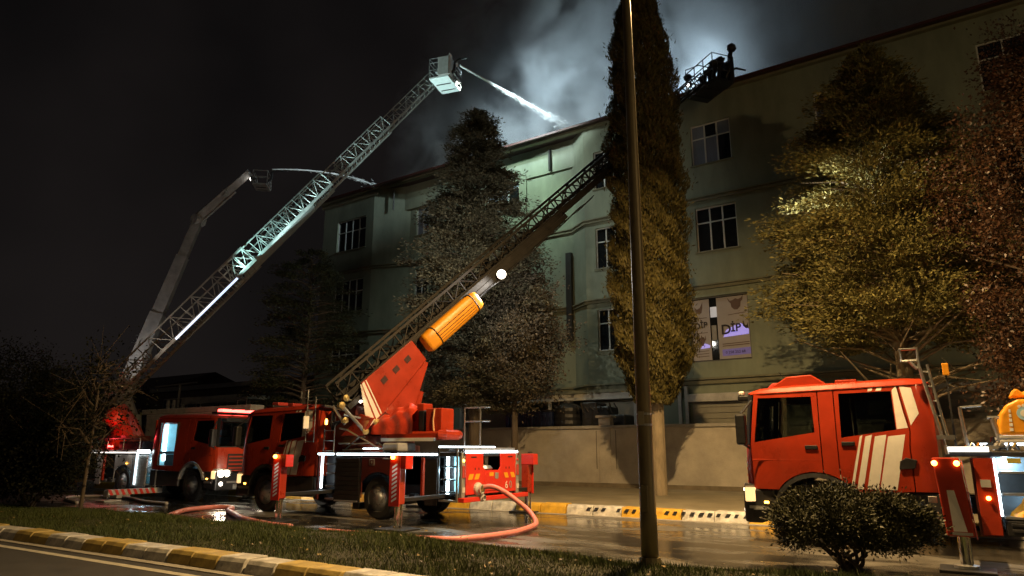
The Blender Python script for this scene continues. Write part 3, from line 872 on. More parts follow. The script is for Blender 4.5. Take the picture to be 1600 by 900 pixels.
        for yy, rr in ((.80, .10), (1.04, .115)): MB().lathe([(rr, 0), (rr * .92, .02), (0, .035)], 16, Matrix.Translation((-.07, s * yy, .90)) @ Matrix.Rotation(R(-90), 4, 'Y')).build('headlamp_lens', HEAD, hl)
        box('indicator_lens', emit('indicator_lens', (1, .6, .25), 4.0), hl, -.085, .0, *(sorted((s * .90, s * .94))), .76, 1.02, .004)
        box('headlamp_lens', emit('sidelamp_lens', (1, .60, .24), 1.5), hl, -.05, .15, 1.19 if s > 0 else -side, side if s > 0 else -1.19, .74, 1.00, .02)
        fg = MB().lathe([(.065, 0), (.065, .03), (.0, .04)], 14, Matrix.Translation((-.085, s * 1.02, .58)) @ Matrix.Rotation(R(-90), 4, 'Y'))
        fg.build('fog_lamp', emit('foglamp_lens', (1, .9, .75), 6.0), hl)
        box('side_marker', AMB, root, .30, .38, 1.245 if s > 0 else -1.257, 1.257 if s > 0 else -1.245, .72, .76)
    # roof loft with rounded shoulders
    st_ = [(.10, -.02), (.17, .05), (.34, .095), (.8, .115), (XR - .45, .12), (XR - .15, .095), (XR - .02, .0)]
    rb = MB(); ring = []
    for x, dz in st_:
        zt = ztop(x); y = cy_(x, zt, XR) + .004
        k = max(dz, 0.001)
        ring.append([(x, -y, zt), (x, -y + .035, zt + .6 * k), (x, -y + .13, zt + .93 * k), (x, 0, zt + k + .01), (x, y - .13, zt + .93 * k), (x, y - .035, zt + .6 * k), (x, y, zt)])
    vs = [p for r in ring for p in r]; fs = [(i * 7 + j, i * 7 + j + 1, (i + 1) * 7 + j + 1, (i + 1) * 7 + j) for i in range(len(st_) - 1) for j in range(6)]
    rb.add(vs, fs); rb.build('cab_roof', red, root, smooth=True, solid=.02)
    for s in (-1, 1):
        MB().tube([(q_, s * (cy_(q_, ztop(q_), XR) + .018), ztop(q_) - .008) for q_ in [.16 + (XR - .28) * k_ / 14 for k_ in range(15)]], .014, 6).build('roof_gutter', red, root)
    # front: panel, windscreen, visor, grille, bumper
    fr = lambda y, z: Vector(((0.0 if z < 1.8 else (z - 1.8) * .11), y, z))
    bent([[(-1.16, .98), (1.16, .98), (1.13, 1.76), (-1.13, 1.76)]], lambda a, b: Vector((-.05 + .10 * (abs(a) / 1.16) ** 2.4 + .03 * max(0, (b - 1.5) / .3) ** 2, a, b)), .14).build('front_panel', red, root, 0, smooth=True, solid=.04)
    gr = box('grille', BLACK, root, -.078, -.04, -.80, .80, 1.02, 1.55, .01)
    for k in range(4): box('grille_bar', red, gr, -.092, -.079, -.78, .78, 1.06 + k * .125, 1.11 + k * .125, .006)
    tess([[(-1.10, 1.80), (1.10, 1.80), (1.02, 2.70), (-1.02, 2.70)]], fr).build('windscreen', gm, root, solid=.012)
    box('windscreen_surround', BLACK, root, -.012, .03, -1.10, 1.10, 1.763, 1.80)
    box('sun_visor', BLACK, root, -.12, .20, -1.02, 1.02, 2.62, 2.75, .04)
    bp = box('bumper', DGREY, root, -.09, .28, -1.23, 1.23, .36, .975, .06)
    box('bumper_trim', ALU, bp, -.10, -.085, -.8, .8, .60, .66); box('bumper_plate', GREYP, bp, -.105, -.088, -.55, .55, .40, .55, .01)
    for s in (-1, 1):
        box('bumper_trim', ALU, bp, .02, .5, 1.232 if s > 0 else -1.245, 1.245 if s > 0 else -1.232, .62, .67)
    MB().tube([(.0, -.25, 1.84), (-.02 + .08, .15, 2.1)], .012, 5).tube([(.0, .35, 1.84), (.08, .75, 2.1)], .012, 5).build('wiper', BLACK, root)
    # rear wall, floor, inner seats
    w = box('cab_rear_wall', red, root, XR - .06, XR - .01, -1.2, 1.2, 1.0, 2.74)
    fl = box('cab_floor', BLACK, root, .1, XR - .1, -1.16, 1.16, 1.0, 1.06)
    for (x, y) in ((.78, -.62), (.78, .62), (2.0, -.75), (2.0, 0), (2.0, .75)):
        sm = MB(); sm.box(x, x + .48, y - .25, y + .25, 1.35, 1.55); sm.box(x + .40, x + .56, y - .25, y + .25, 1.5, 2.15)
        seat = sm.build('seat', SEATM, root, .05)
        box('headrest', SEATM, seat, x + .44, x + .54, y - .13, y + .13, 2.2, 2.42, .04)
    box('dashboard', BLACK, root, .12, .45, -1.1, 1.1, 1.5, 1.88, .06)
    MB().tube([(.48 + .04 * math.cos(a), -.62 + .22 * math.cos(a), 1.85 + .2 * math.sin(a)) for a in [k * math.pi / 8 for k in range(17)]], .018, 6).build('steering_wheel', BLACK, root)
    # chassis
    return root

def lightbar(root, x, red_lit=True):
    b = box('light_bar', BLACK, root, x, x + .32, -.95, .95, 2.90, 2.97, .02)
    for y in (-.75, -.2, .35): box('beacon_lens', REDL if red_lit else REDTL, b, x + .02, x + .30, y, y + .38, 2.97, 3.07, .02)

def outrigger(root, x, yb, s, y_out, plate_w=.30, beam_z=.58, striped=True, housing=None, fm=None, ztopj=1.58, zbot=.52, big=False):
    """beam from body side yb out to y_out (sign s), vertical jack with a red plate facing outwards"""
    y0, y1 = sorted((yb * s, y_out * s))
    o = box('outrigger', BLACK, root, x - .08, x + .08, y0 - (.0 if s < 0 else .6), y1 + (.6 if s < 0 else 0), beam_z, beam_z + .09, .01)
    yo = y_out * s
    hs_ = housing or RED
    jb = MB(); jb.box(x - .11, x + .11, yo - .11, yo + .11, zbot + .02, ztopj - .03); jb.build('jack_housing', hs_, o, .015)
    py = yo + s * .13
    fn = lambda a, b, d: Vector((a, py + s * d, b))
    MB().prism([(x - plate_w / 2, zbot - .02), (x + plate_w / 2, zbot - .02), (x + plate_w / 2, ztopj), (x - plate_w / 2, ztopj)], fn, -.02, 0).build('striped_plate', REDF, o, .006)
    if striped:
        for k in range(9):
            z = zbot + .06 + k * .088
            MB().prism([(x - .07, z), (x + .07, z + .075), (x + .07, z + .118), (x - .07, z + .043)], fn, .001, .005).build('white_stripe', WHITE, o)
    box('jack_head', REDF, o, x - .11, x + .30, yo - .12, yo + .12, ztopj - .30, ztopj - .005, .015)
    for rr, za, zb in ((.062, .06, zbot), (.048, .04, zbot)):
        MB().tube([(x + (.0 if rr > .05 else .12), yo, za), (x + (.0 if rr > .05 else .12), yo, zb)], rr if rr > .05 else .022, 14).build('jack_leg', CHROME, o, smooth=False)
    fp = MB().lathe([(.26, 0.0), (.26, .03), (.10, .05), (.08, .10), (.0, .10)], 8, Matrix.Translation((x, yo, .004)) @ Matrix.Rotation(R(22.5), 4, 'Z'))
    fp.build('foot_pad', DGREY, o)
    fpp = box('ground_plate', BLACK, o, x - .38, x + .38, yo - .34, yo + .34, 0.003, .0035 + .04, .01)
    l = MB().lathe([(.045, 0), (.045, .04), (.02, .07), (0, .07)], 12, Matrix.Translation((x - .03, yo + s * .15, ztopj - .05)) @ Matrix.Rotation(R(90) * (1 if s < 0 else -1), 4, 'X'))
    l.build('marker_lamp', AMB, o)
    q = MB(); q.box(x - .05, x + .05, *(sorted((yo + s * .14, yo + s * .24))), ztopj + .02, ztopj + .05); q.build('added_plate_lamp', BLACK, o)  # housing for the added plate light, not a seen fitting
    la = lamp('jack_fill_light', 'SPOT', (0, 0, 0), 14, (1.0, .9, .8), size=.03, spot=62, blend=.9); la.parent = root  # added spot brightening the jack plate in place of its retroreflection
    la.location = (x, yo + s * .34, ztopj + .10); la.rotation_euler = (Vector((x, yo + s * .16, .4)) - Vector(la.location)).to_track_quat('-Z', 'Y').to_euler()
    return o

def small_ladder(root, x0, x1, y, z0, z1, n=4, loop=True):
    m = MB()
    for x in (x0, x1): m.bar((x, y, z0), (x, y, z1), .018, 6)
    for k in range(n): 
        z = z0 + .03 + (z1 - z0 - .12) * k / (n - 1); m.bar((x0, y, z), (x1, y, z), .014, 6)
    if loop:
        m.tube([(x0, y, z1 - .02), (x0 - .26, y, z1 - .02), (x0 - .26, y, z1 + .20), (x0, y, z1 + .20), (x0, y, z1)], .018, 6)
    m.build('access_ladder', STEEL, root)

# ------------------------------------------------------------------ aerial ladder
class Lad:
    def __init__(s, a, b):
        s.a = Vector(a); t = Vector(b) - s.a; s.L = t.length; s.t = t / s.L
        az = Vector((t.x, t.y, 0)).normalized(); s.b = Vector((az.y, -az.x, 0)); s.n = s.b.cross(s.t)
    def P(s, q, h, w=0.0): return s.a + s.t * q + s.n * h + s.b * w
    def M(s): 
        return Matrix(((s.t.x, s.b.x, s.n.x, s.a.x), (s.t.y, s.b.y, s.n.y, s.a.y), (s.t.z, s.b.z, s.n.z, s.a.z), (0, 0, 0, 1)))

def section(L, s0, s1, h0, h1, w, m, parent, step=.62, chord=.055, rail=.035, lace=.018, name='ladder_section'):
    b = MB()
    for sd in (-1, 1):
        y = sd * w / 2
        b.frame_box(L.a, L.t, L.b, L.n, s0, s1, y - chord * .6, y + chord * .6, h0, h0 + chord * 1.7)
        b.frame_box(L.a, L.t, L.b, L.n, s0, s1, y - rail * .6, y + rail * .6, h1 - rail * 1.2, h1)
        k = max(2, int((s1 - s0) / step)); ds = (s1 - s0) / k
        for i in range(k + 1):
            q = s0 + ds * i
            b.bar(L.P(q, h0 + chord, y), L.P(q, h1 - rail, y), lace, 5)
            if i < k:
                a, c = (h0 + chord, h1 - rail)
                if i % 2: a, c = c, a
                b.bar(L.P(q, a, y), L.P(q + ds, c, y), lace * .9, 5)
    o = b.build(name, m, parent)
    r = MB(); q = s0 + .15
    while q < s1:
        r.bar(L.P(q, h0 + .05, -w / 2), L.P(q, h0 + .05, w / 2), .019, 6); q += .31
    r.build('rung', m, o)
    return o

def cage(root_parent, M, m, mf, W=2.0, D=1.15, Hh=1.10, panels=True):
    """rescue cage; local x across, y forward (away from ladder), z up; floor at z=0"""
    b = MB()
    b.box(-W / 2, W / 2, 0, D, -.10, 0.0, M)
    o = b.build('cage', mf, root_parent, .02)
    rr = MB()
    for z in (.38, .74, Hh):
        pts = [(-W / 2, 0, z), (-W / 2, D, z), (W / 2, D, z), (W / 2, 0, z), (-W / 2, 0, z)]
        rr.tube([M @ Vector(p) for p in pts], .024, 6, caps=False)
    for x in (-W / 2, -W / 6, W / 6, W / 2):
        for y in (0, D): rr.bar(M @ Vector((x, y, 0)), M @ Vector((x, y, Hh)), .022, 6)
    rr.build('cage_rail', m, o)
    ft = MB()
    for x in (-W * .3, W * .08): ft.box(x, x + .05, .12, D - .12, -.125, -.101, M)
    ft.build('floor_slot', BLACK, o)
    if panels:
        pl = MB(); pl.box(W / 2 - .30, W / 2 + .03, D + .02, D + .06, 0, Hh + .15, M); pl.box(-W / 2, -W / 2 + .34, -.05, -.01, .05, .8, M)
        pl.build('cage_panel', mf, o, .01)
    mon = MB()
    mon.tube([M @ Vector(p) for p in ((W * .30, D, .2), (W * .30, D + .18, .35), (W * .30, D + .2, .75), (W * .32, D + .42, .85), (W * .36, D + .85, .80))], [.07, .07, .06, .05, .035], 8)
    mon.build('water_monitor', DGREY, o)
    return o

def floodlight(parent, M, m, lit=None, r=.17):
    b = MB().lathe([(.04, -.22), (r * .7, -.18), (r, -.02), (r, .06), (r * .93, .07)], 14, M)
    o = b.build('floodlight', m, parent)
    if lit is WLED:
        MB().lathe([(r * .9, .071), (r * .9, .076), (r * .5, .060), (0, .060)], 18, M).build('reflector', WLEDR, o)
        MB().lathe([(r * .52, .072), (r * .52, .082), (0, .095)], 14, M).build('lens', lit, o)
    else:
        MB().lathe([(r * .9, .071), (r * .9, .076), (0, .09)], 14, M).build('lens', lit or TAIL, o)
    MB().tube([M @ Vector(p) for p in ((r + .02, 0, 0), (r + .03, 0, -.12), (r * .5, 0, -.26), (-r * .5, 0, -.26), (-r - .03, 0, -.12), (-r - .02, 0, 0))], .015, 6).build('yoke', m, o)
    return o
# ------------------------------------------------------------------ centre engine: turntable ladder working over the roof
def look(dirv, roll_up=Vector((0, 0, 1))):
    return dirv.to_track_quat('Z', 'Y').to_matrix().to_4x4()

def aerial_body(t, near, zdeck=1.63, xr=8.05, lock=None, panel=None, lit=True):
    """equipment body behind the cab; near = side (-1/+1) that faces the camera"""
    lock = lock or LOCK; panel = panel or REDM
    ch = MB(); ch.box(.6, xr - .2, -.42, -.30, .62, .90); ch.box(.6, xr - .2, .30, .42, .62, .90); ch.box(1.0, 1.4, -1.0, 1.0, .45, .6); ch.box(5.2, 5.6, -1.0, 1.0, .45, .6)
    ch.build('chassis_frame', BLACK, t)
    box('deck', DGREY, t, 3.25, xr, -1.22, 1.22, zdeck - .10, zdeck, .01)
    box('body_core', BLACK, t, 3.35, xr - .62, -.95, .95, .85, zdeck - .11)
    for s in (-1, 1):
        y0, y1 = (s * 1.0, s * 1.25)
        f = lambda a, b, d: Vector((a, s * (1.21 + d), b))
        def slab(name, poly, m, par=t, d0=0, d1=.03, bev=.006): return MB().prism(poly, f, d0, d1).build(name, m, par, bev)
        # front compartment with climbing steps
        slab('locker_frame', [(3.28, .40), (3.36, .40), (3.36, zdeck - .02), (3.28, zdeck - .02)], panel)
        st = slab('step_recess', [(3.37, .36), (3.93, .36), (3.93, zdeck - .12), (3.37, zdeck - .12)], BLACK, d0=-.30, d1=-.27)
        for k, z in enumerate((.42, .74, 1.06, 1.30)):
            q = MB(); q.box(3.60, 3.92, *(sorted((s * .98, s * 1.22))), z, z + .04); q.build('step_tread', ALU, st)
        if lit and s == near:
            q = MB(); q.box(3.44, 3.50, *(sorted((s * 1.225, s * 1.25))), .70, zdeck - .06); q.build('light_strip', LED, t)
        # locker 1
        lk = slab('locker_door', [(3.95, .38), (4.88, .38), (4.88, zdeck - .13), (3.95, zdeck - .13)], lock)
        for k in range(9): 
            z = .45 + k * .115; slab('shutter_slat', [(3.99, z), (4.84, z), (4.84, z + .095), (3.99, z + .095)], lock, lk, .031, .040, 0.004)
        slab('lift_bar', [(4.0, .39), (4.83, .39), (4.83, .425), (4.0, .425)], ALU, lk, .041, .06)
        # panel over rear wheel with arch cut out
        ar = arc_pts(5.49, .74, .40, 4.93, 6.05, 11)
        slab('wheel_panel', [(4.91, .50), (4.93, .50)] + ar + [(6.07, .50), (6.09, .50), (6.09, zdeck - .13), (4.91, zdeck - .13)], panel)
        sh = slab('crest_plate', [(5.17, 1.30), (5.35, 1.30), (5.35, 1.46), (5.17, 1.46)], GREYP, t, .031, .034)
        slab('crest_plate', [(5.195, 1.325), (5.325, 1.325), (5.325, 1.435), (5.195, 1.435)], panel, sh, .035, .037)
        slab('crest_plate', [(5.235, 1.35), (5.285, 1.35), (5.285, 1.41), (5.235, 1.41)], GREYP, sh, .0375, .040)
        slab('script_mark', [(5.60, 1.46), (5.66, 1.49), (6.0, 1.47), (6.0, 1.455), (5.64, 1.465)], WHITE, t, .031, .034)
        # open bay, red post, lower fittings
        slab('bay_back', [(6.12, .62), (7.35, .62), (7.35, zdeck - .13), (6.12, zdeck - .13)], BLACK, d0=-.30, d1=-.26)
        slab('bay_post', [(6.86, .55), (6.93, .55), (6.93, zdeck - .13), (6.86, zdeck - .13)], RED, d0=-.05, d1=.02)
        slab('bay_shutter', [(7.0, .40), (7.36, .40), (7.36, zdeck - .13), (7.0, zdeck - .13)], lock)
        for k in range(3):
            q = MB(); q.box(6.2 + k * .24, 6.38 + k * .24, *(sorted((s * .98, s * 1.15))), .50, .60 + .05 * (k % 2)); q.build('stored_gear', DGREY if k % 2 else GREYP, t, .02)
        # rear compartment with lit ladder
        rc = slab('rear_locker', [(7.40, .52), (7.96, .52), (7.96, zdeck + .06), (7.40, zdeck + .06)], DGREY, d0=-.40, d1=-.37)
        slab('locker_frame', [(7.37, .50), (7.42, .50), (7.42, zdeck + .1), (7.37, zdeck + .1)], DGREY)
        slab('locker_frame', [(7.92, .50), (7.97, .50), (7.97, zdeck + .1), (7.92, zdeck + .1)], ALU)
        slab('locker_frame', [(7.42, .50), (7.92, .50), (7.92, .55), (7.42, .55)], ALU)
        if s == near:
            slab('lit_panel', [(7.60, .60), (7.88, .60), (7.88, zdeck - .02), (7.60, zdeck - .02)], mat('cyan_panel', (.25, .55, .65), .4), rc, -.36, -.34)
            q = MB(); q.box(7.48, 7.55, *(sorted((s * 1.0, s * 1.03))), .66, zdeck - .06); q.build('light_strip', LED, t)
            l = lamp('locker_light', 'POINT', (0, 0, 0), 26, (.55, .9, 1.0), size=.05); l.parent = t; l.location = (7.55, s * 1.10, 1.2)
            for z in (.72, 1.0, 1.3, 1.55): 
                q = MB(); q.bar((7.42, s * 1.16, z), (7.92, s * 1.16, z), .022, 8); q.build('rung', BLACK, rc)
        # deck edge light strips
        if lit:
            for xa, xb in (((3.30, 3.88), (4.0, 7.36)) if s == near else ((4.0, 7.3),)):
                q = MB(); q.box(xa, xb, *(sorted((s * 1.225, s * 1.255))), zdeck - .075, zdeck - .03); q.build('light_strip', LED, t)
    for s in (-1, 1):
        wheel(t, 1.22, s * 1.06, s, .52, .30)
        wheel(t, 5.49, s * 1.0, s, .52, .42)
        mg = MB(); mg.box(4.62, 4.84, *(sorted((s * .6, s * 1.2))), .22, .37); mg.build('mud_flap', BLACK, t)

E1 = thing('ladder_fire_engine', 'red fire engine in the middle, ladder raised to the factory roof, yellow roll on it', 'fire engine', (-17.95, 14.62, 0), 0.0, 'fire engines on the wet road')
cab(E1)
lightbar(E1, .62, False)
aerial_body(E1, -1)
# rear face
def rear_face(t, xr):
    f = lambda a, b, d: Vector((xr + d, a, b))
    def slab(name, poly, m, par, d0=0, d1=.03, bev=.006): return MB().prism(poly, f, d0, d1).build(name, m, par, bev)
    ph = slab('rear_panel', [(-1.05, .66), (1.14, .66), (1.14, 1.60), (.42, 1.60), (.42, 1.28), (.34, 1.20), (-.24, 1.20), (-.34, 1.28), (-.34, 1.60), (-1.05, 1.60)], REDF, t, bev=.01)
    slab('access_hatch', [(-.28, .72), (.50, .72), (.50, 1.10), (.42, 1.16), (-.22, 1.16), (-.28, 1.10)], REDF, ph, .031, .045, .012)
    slab('recess_back', [(-.40, 1.15), (.48, 1.15), (.48, 1.62), (-.40, 1.62)], BLACK, ph, -.55, -.53)
    slab('recess_pillar', [(.05, 1.2), (.2, 1.2), (.2, 1.6), (.05, 1.6)], GREYP, ph, -.3, -.2)
    q = MB(); q.lathe([(.20, 0), (.24, .05), (.18, .12), (.0, .15)], 12, Matrix.Translation((xr - .2, -.02, 1.19))); q.build('hose_coil', STEEL, ph)
    for y in (-.98, -.72, .56, .86):
        slab('chevron', [(y, 1.0), (y + .17, 1.0), (y + .24, 1.13), (y + .07, 1.13)] if y < 0 else [(y + .07, 1.0), (y + .24, 1.0), (y + .17, 1.13), (y, 1.13)], ORNG, ph, .031, .035, 0)
    slab('number_plate_light', [(-.10, 1.06), (.08, 1.06), (.08, 1.15), (-.10, 1.15)], ORNG, ph, .046, .05)
    slab('crest', [(.14, 1.0), (.26, .98), (.30, 1.02), (.30, 1.14), (.14, 1.14)], GREYP, ph, .046, .05)
    M = Matrix(((0, 0, 1, xr + .035), (1, 0, 0, .62), (0, 1, 0, .74), (0, 0, 0, 1)))
    text_mesh('lettering', '6', .26, WHITE, ph, M); text_mesh('lettering', '0', .26, GREYP, ph, Matrix.Translation((0, .19, 0)) @ M)
    for y in (-.86, .75): slab('handle_slot', [(y, 1.50), (y + .22, 1.50), (y + .22, 1.53), (y, 1.53)], BLACK, ph, .031, .036)
    for y in (-.70, -.55, .65, .8): slab('bolt', [(y, 1.22), (y + .03, 1.22), (y + .03, 1.27), (y, 1.27)], BLACK, ph, .031, .037)
    for s in (-1, 1):
        y = -1.22 if s < 0 else 1.15
        tl = box('tail_light', GREYP, t, xr - .06, xr + .03, y, y + .13, .60, 1.62, .01)
        box('lens', REDTL, tl, xr + .03, xr + .045, y + .01, y + .12, 1.05, 1.32); box('lens', TAIL, tl, xr + .03, xr + .045, y + .01, y + .12, .72, .84)
        MB().lathe([(.035, 0), (.03, .02), (0, .03)], 10, Matrix.Translation((xr + .03, y + .06, 1.44)) @ Matrix.Rotation(R(90), 4, 'Y')).build('lens', AMB if s < 0 else REDTL, tl)
        MB().tube([(xr - .02, y + .06, 1.62), (xr + .05, y + .06, 1.70), (xr + .06, y + .06, 1.55)], .02, 6).build('grab_handle', CHROME, tl)
    q = MB(); q.box(xr - .01, xr + .035, -1.1, 1.16, 1.615, 1.66); q.build('light_strip', LED, t)
    q = MB(); q.box(xr - .02, xr - .012, -1.1, 1.16, 1.60, 1.74); q.build('rear_cornice', ALU, t)
    q = MB(); q.box(xr - .72, xr - .66, -1.15, 1.2, 1.74, 1.775); q.build('light_strip', LED, t)
    bm_ = box('rear_bumper', REDF, t, xr - .05, xr + .12, -1.25, 1.62, .50, .60, .012)
    ms = MB(); ms.box(xr - .9, xr - .1, -1.0, 1.0, .62, .68); ms.build('rear_underframe', BLACK, t)
    for y, z in ((-.60, .78), (-.52, .58)):
        o = MB().lathe([(.15, 0), (.15, .06), (.11, .10), (.11, .16), (.085, .16), (.085, .04), (0, .04)], 18, Matrix.Translation((xr + .03, y, z)) @ Matrix.Rotation(R(90), 4, 'Y') if z > .7 else Matrix.Translation((xr + .10, y, z)) @ Matrix.Rotation(R(90), 4, 'Y') @ Matrix.Scale(.62, 4))
        o.build('hose_outlet', PALE, t)
rear_face(E1, 8.05)
for (x, s, yo) in ((3.80, -1, 2.87), (7.47, -1, 2.72), (7.54, 1, 2.58), (3.80, 1, 2.58)):
    outrigger(E1, x, .6, s, yo)
small_ladder(E1, 2.82, 3.14, -1.30, 1.88, 3.10, 5)
small_ladder(E1, 3.42, 3.80, -1.18, 1.63, 2.55, 4, False)
# deck clutter: folded frame, hose tray
m = MB()
for (p, q) in (((4.0, -1.0, 1.66), (4.55, -1.0, 2.02)), ((4.55, -1.0, 2.02), (5.3, -1.0, 1.70)), ((4.0, -.7, 1.66), (4.55, -.7, 2.02)), ((4.55, -.7, 2.02), (5.3, -.7, 1.70)), ((3.95, -1.0, 1.68), (5.6, -1.0, 1.72)), ((4.25, -1.0, 1.83), (4.9, -1.0, 1.86)), ((4.55, -1.02, 2.02), (4.55, -.7, 2.02)), ((3.9, -1.1, 2.25), (4.2, -1.1, 2.2)), ((4.2, -1.1, 2.2), (4.55, -1.05, 2.03)), ((3.9, -1.1, 1.85), (4.3, -1.1, 1.85))):
    m.bar(p, q, .022, 6)
m.build('folded_bracket', STEEL, E1)
box('deck_light_bar', LED, E1, 4.85, 5.35, -1.16, -1.12, 1.70, 1.73)
box('hose_tray', GREYP, E1, 5.45, 6.0, -1.1, -.4, 1.64, 1.86, .05)
# turntable
T0 = Vector((4.55, 0.0, 1.63))
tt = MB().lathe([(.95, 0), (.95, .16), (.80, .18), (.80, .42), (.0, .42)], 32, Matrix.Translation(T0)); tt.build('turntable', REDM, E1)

L1 = Lad(Vector((-14.0, 13.5, 3.15)) - E1.location, Vector((-7.5, 27.0, 16.9)) - E1.location)
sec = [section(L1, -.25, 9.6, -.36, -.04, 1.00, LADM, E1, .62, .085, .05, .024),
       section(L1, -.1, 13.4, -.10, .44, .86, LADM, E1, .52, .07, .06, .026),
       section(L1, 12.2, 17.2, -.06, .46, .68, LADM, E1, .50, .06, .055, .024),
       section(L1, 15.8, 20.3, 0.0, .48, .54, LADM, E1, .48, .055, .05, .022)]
# underside channel that makes the lowest section read as a solid beam
m = MB(); m.frame_box(L1.a, L1.t, L1.b, L1.n, .2, 9.5, -.47, .47, -.40, -.345); m.build('cable_tray', LADM, sec[0])
m = MB(); m.frame_box(L1.a, L1.t, L1.b, L1.n, 4, 13.3, .42, .44, -.21, .0); m.frame_box(L1.a, L1.t, L1.b, L1.n, 2.4, 9.5, .51, .53, -.36, -.10); m.build('side_web', LADM, sec[1])
# red lift frame: side cheeks with white stripes
for sd in (-1, 1):
    fn = lambda a, b, d: L1.P(a, b, sd * (.53 + d))
    pl = MB().prism([(-.26, -1.05), (.45, -1.02), (2.30, -.72), (2.30, -.02), (.40, 0.0)], fn, 0, .10).build('boom_cheek', RED, E1, .02)
    for a0, a1 in ((.10, .16), (.0, .05)): pass
    ws = [[(-.25, -1.03), (.13, -1.00), (.13 + .22, -.42), (.40 - .02, -.02), (.36, -.02), (.0, -.55)],]
    MB().prism([(-.24, -1.03), (.06, -1.01), (.34, -.02), (.36 + .02, -.015)], fn, .101, .106).build('white_stripe', WHITE, pl)
    MB().prism([(.11, -1.00), (.24, -1.00), (.48, -.02), (.40, -.02)], fn, .101, .106).build('white_stripe', WHITE, pl)
    MB().prism([(.29, -.99), (.33, -.99), (.56, -.02), (.53, -.02)], fn, .101, .106).build('white_stripe', WHITE, pl)
    for a in (.85, 1.3, 1.75):
        MB().prism([(a, -.28), (a + .2, -.26), (a + .2, -.42), (a, -.44)], fn, .101, .108).build('vent', REDM, pl)
        for k in range(4): MB().prism([(a + .02, -.30 - k * .035), (a + .18, -.285 - k * .035), (a + .18, -.30 - k * .035), (a + .02, -.315 - k * .035)], fn, .108, .116).build('vent_slat', BLACK, pl)
    lo = MB().prism([(.42, -1.02), (2.28, -.74), (2.34, -.86), (2.10, -1.0), (1.2, -1.52), (.70, -1.62)], fn, -.10, -.02).build('lift_arm', RED, E1, .02)
    MB().bar(L1.P(2.18, -.92, sd * .40), L1.P(1.05, -1.75, sd * .36), .075, 12).build('lift_cylinder', CHROME, E1)
    MB().bar(L1.P(1.65, -1.32, sd * .40), L1.P(1.0, -1.80, sd * .36), .11, 12).build('lift_cylinder', RED, E1)
# pedestal between turntable and heel
c0 = Vector((4.55, 0, 2.05))
m = MB(); m.tube([c0, c0 + Vector((-.25, -.5, .6)), L1.P(-.1, -.55, 0)], [.62, .55, .40], 10); m.build('pedestal', REDM, E1, .02)
MB().prism([(-.5, 2.05), (.3, 2.05), (.62, 2.5), (.2, 2.62), (-.15, 2.3)], lambda a, b, d: Vector((4.35 + a, -1.02 + d, b)), 0, .12).build('pedestal_bracket', RED, E1, .02)
m = MB()
for (p, q, r_) in (((-.35, -.12, .5), (-.32, -1.05, .58), .05), ((-.2, -.05, .45), (.2, -.45, .5), .03), ((-.45, -.35, .5), (-.1, -.8, .5), .028), ((-.5, 0, .4), (-.55, -.6, .35), .04), ((-.6, .1, .2), (-.35, -.3, .55), .03)):
    m.bar(L1.P(*p), L1.P(*q), r_, 8)
m.build('hydraulic_line', STEEL, E1)
for p in ((-.35, -.12, .5), (-.32, -1.05, .58), (.05, -1.06, .64), (-.15, -.05, .5), (-.5, -.5, .4)): MB().lathe([(.0, -.09), (.085, -.08), (.085, .08), (0, .09)], 10, Matrix.Translation(L1.P(*p)) @ look(L1.b)).build('pivot_pin', BRASS, E1)
m = MB()
for k in range(7): m.tube([L1.P(-.55 + .1 * math.sin(k), -.1 - .06 * k, .3 - k * .12), L1.P(-.75, -.35 - .05 * k, .2 - k * .1), L1.P(-.35, -.6, .1 - k * .1)], .022, 6)
m.build('cable_bundle', BLACK, E1)
q = MB().lathe([(.03, 0), (.035, .10), (.02, .14), (0, .15)], 10, Matrix.Translation(L1.P(-.95, -.25, .45))); q.build('marker_lamp', AMB, E1)
q = MB().lathe([(.035, 0), (.035, .05), (0, .06)], 10, Matrix.Translation(L1.P(.05, -.35, .68)) @ look(L1.b)); q.build('marker_lamp', emit('small_white', (1, .9, .75), 12), E1)
q = MB(); q.box(-.02, .02, -.09, .09, -.16, .16, Matrix.Translation(L1.P(-1.25, .1, .2))); q.build('warning_paddle', WHITE, E1, .01)
# operator stand on the right of the pedestal
op = box('operator_platform', RED, E1, 5.05, 7.05, -.75, .10, 1.93, 2.14, .05)
box('edge_trim', WHITE, op, 5.10, 6.90, -.775, -.752, 1.90, 1.985)
MB().tube([(7.02, -.75, 2.06), (7.16, -.70, 2.06), (7.2, -.3, 2.06), (7.05, .0, 2.06)], .12, 10).build('platform_nose', RED, op)
box('seat_box', RED, op, 6.46, 6.98, -.62, -.10, 2.14, 2.72, .03)
box('control_column', BLACK, op, 6.20, 6.40, -.60, -.2, 2.14, 2.68, .03)
box('control_lid', RED, op, 6.12, 6.36, -.58, -.2, 2.50, 2.86, .03)
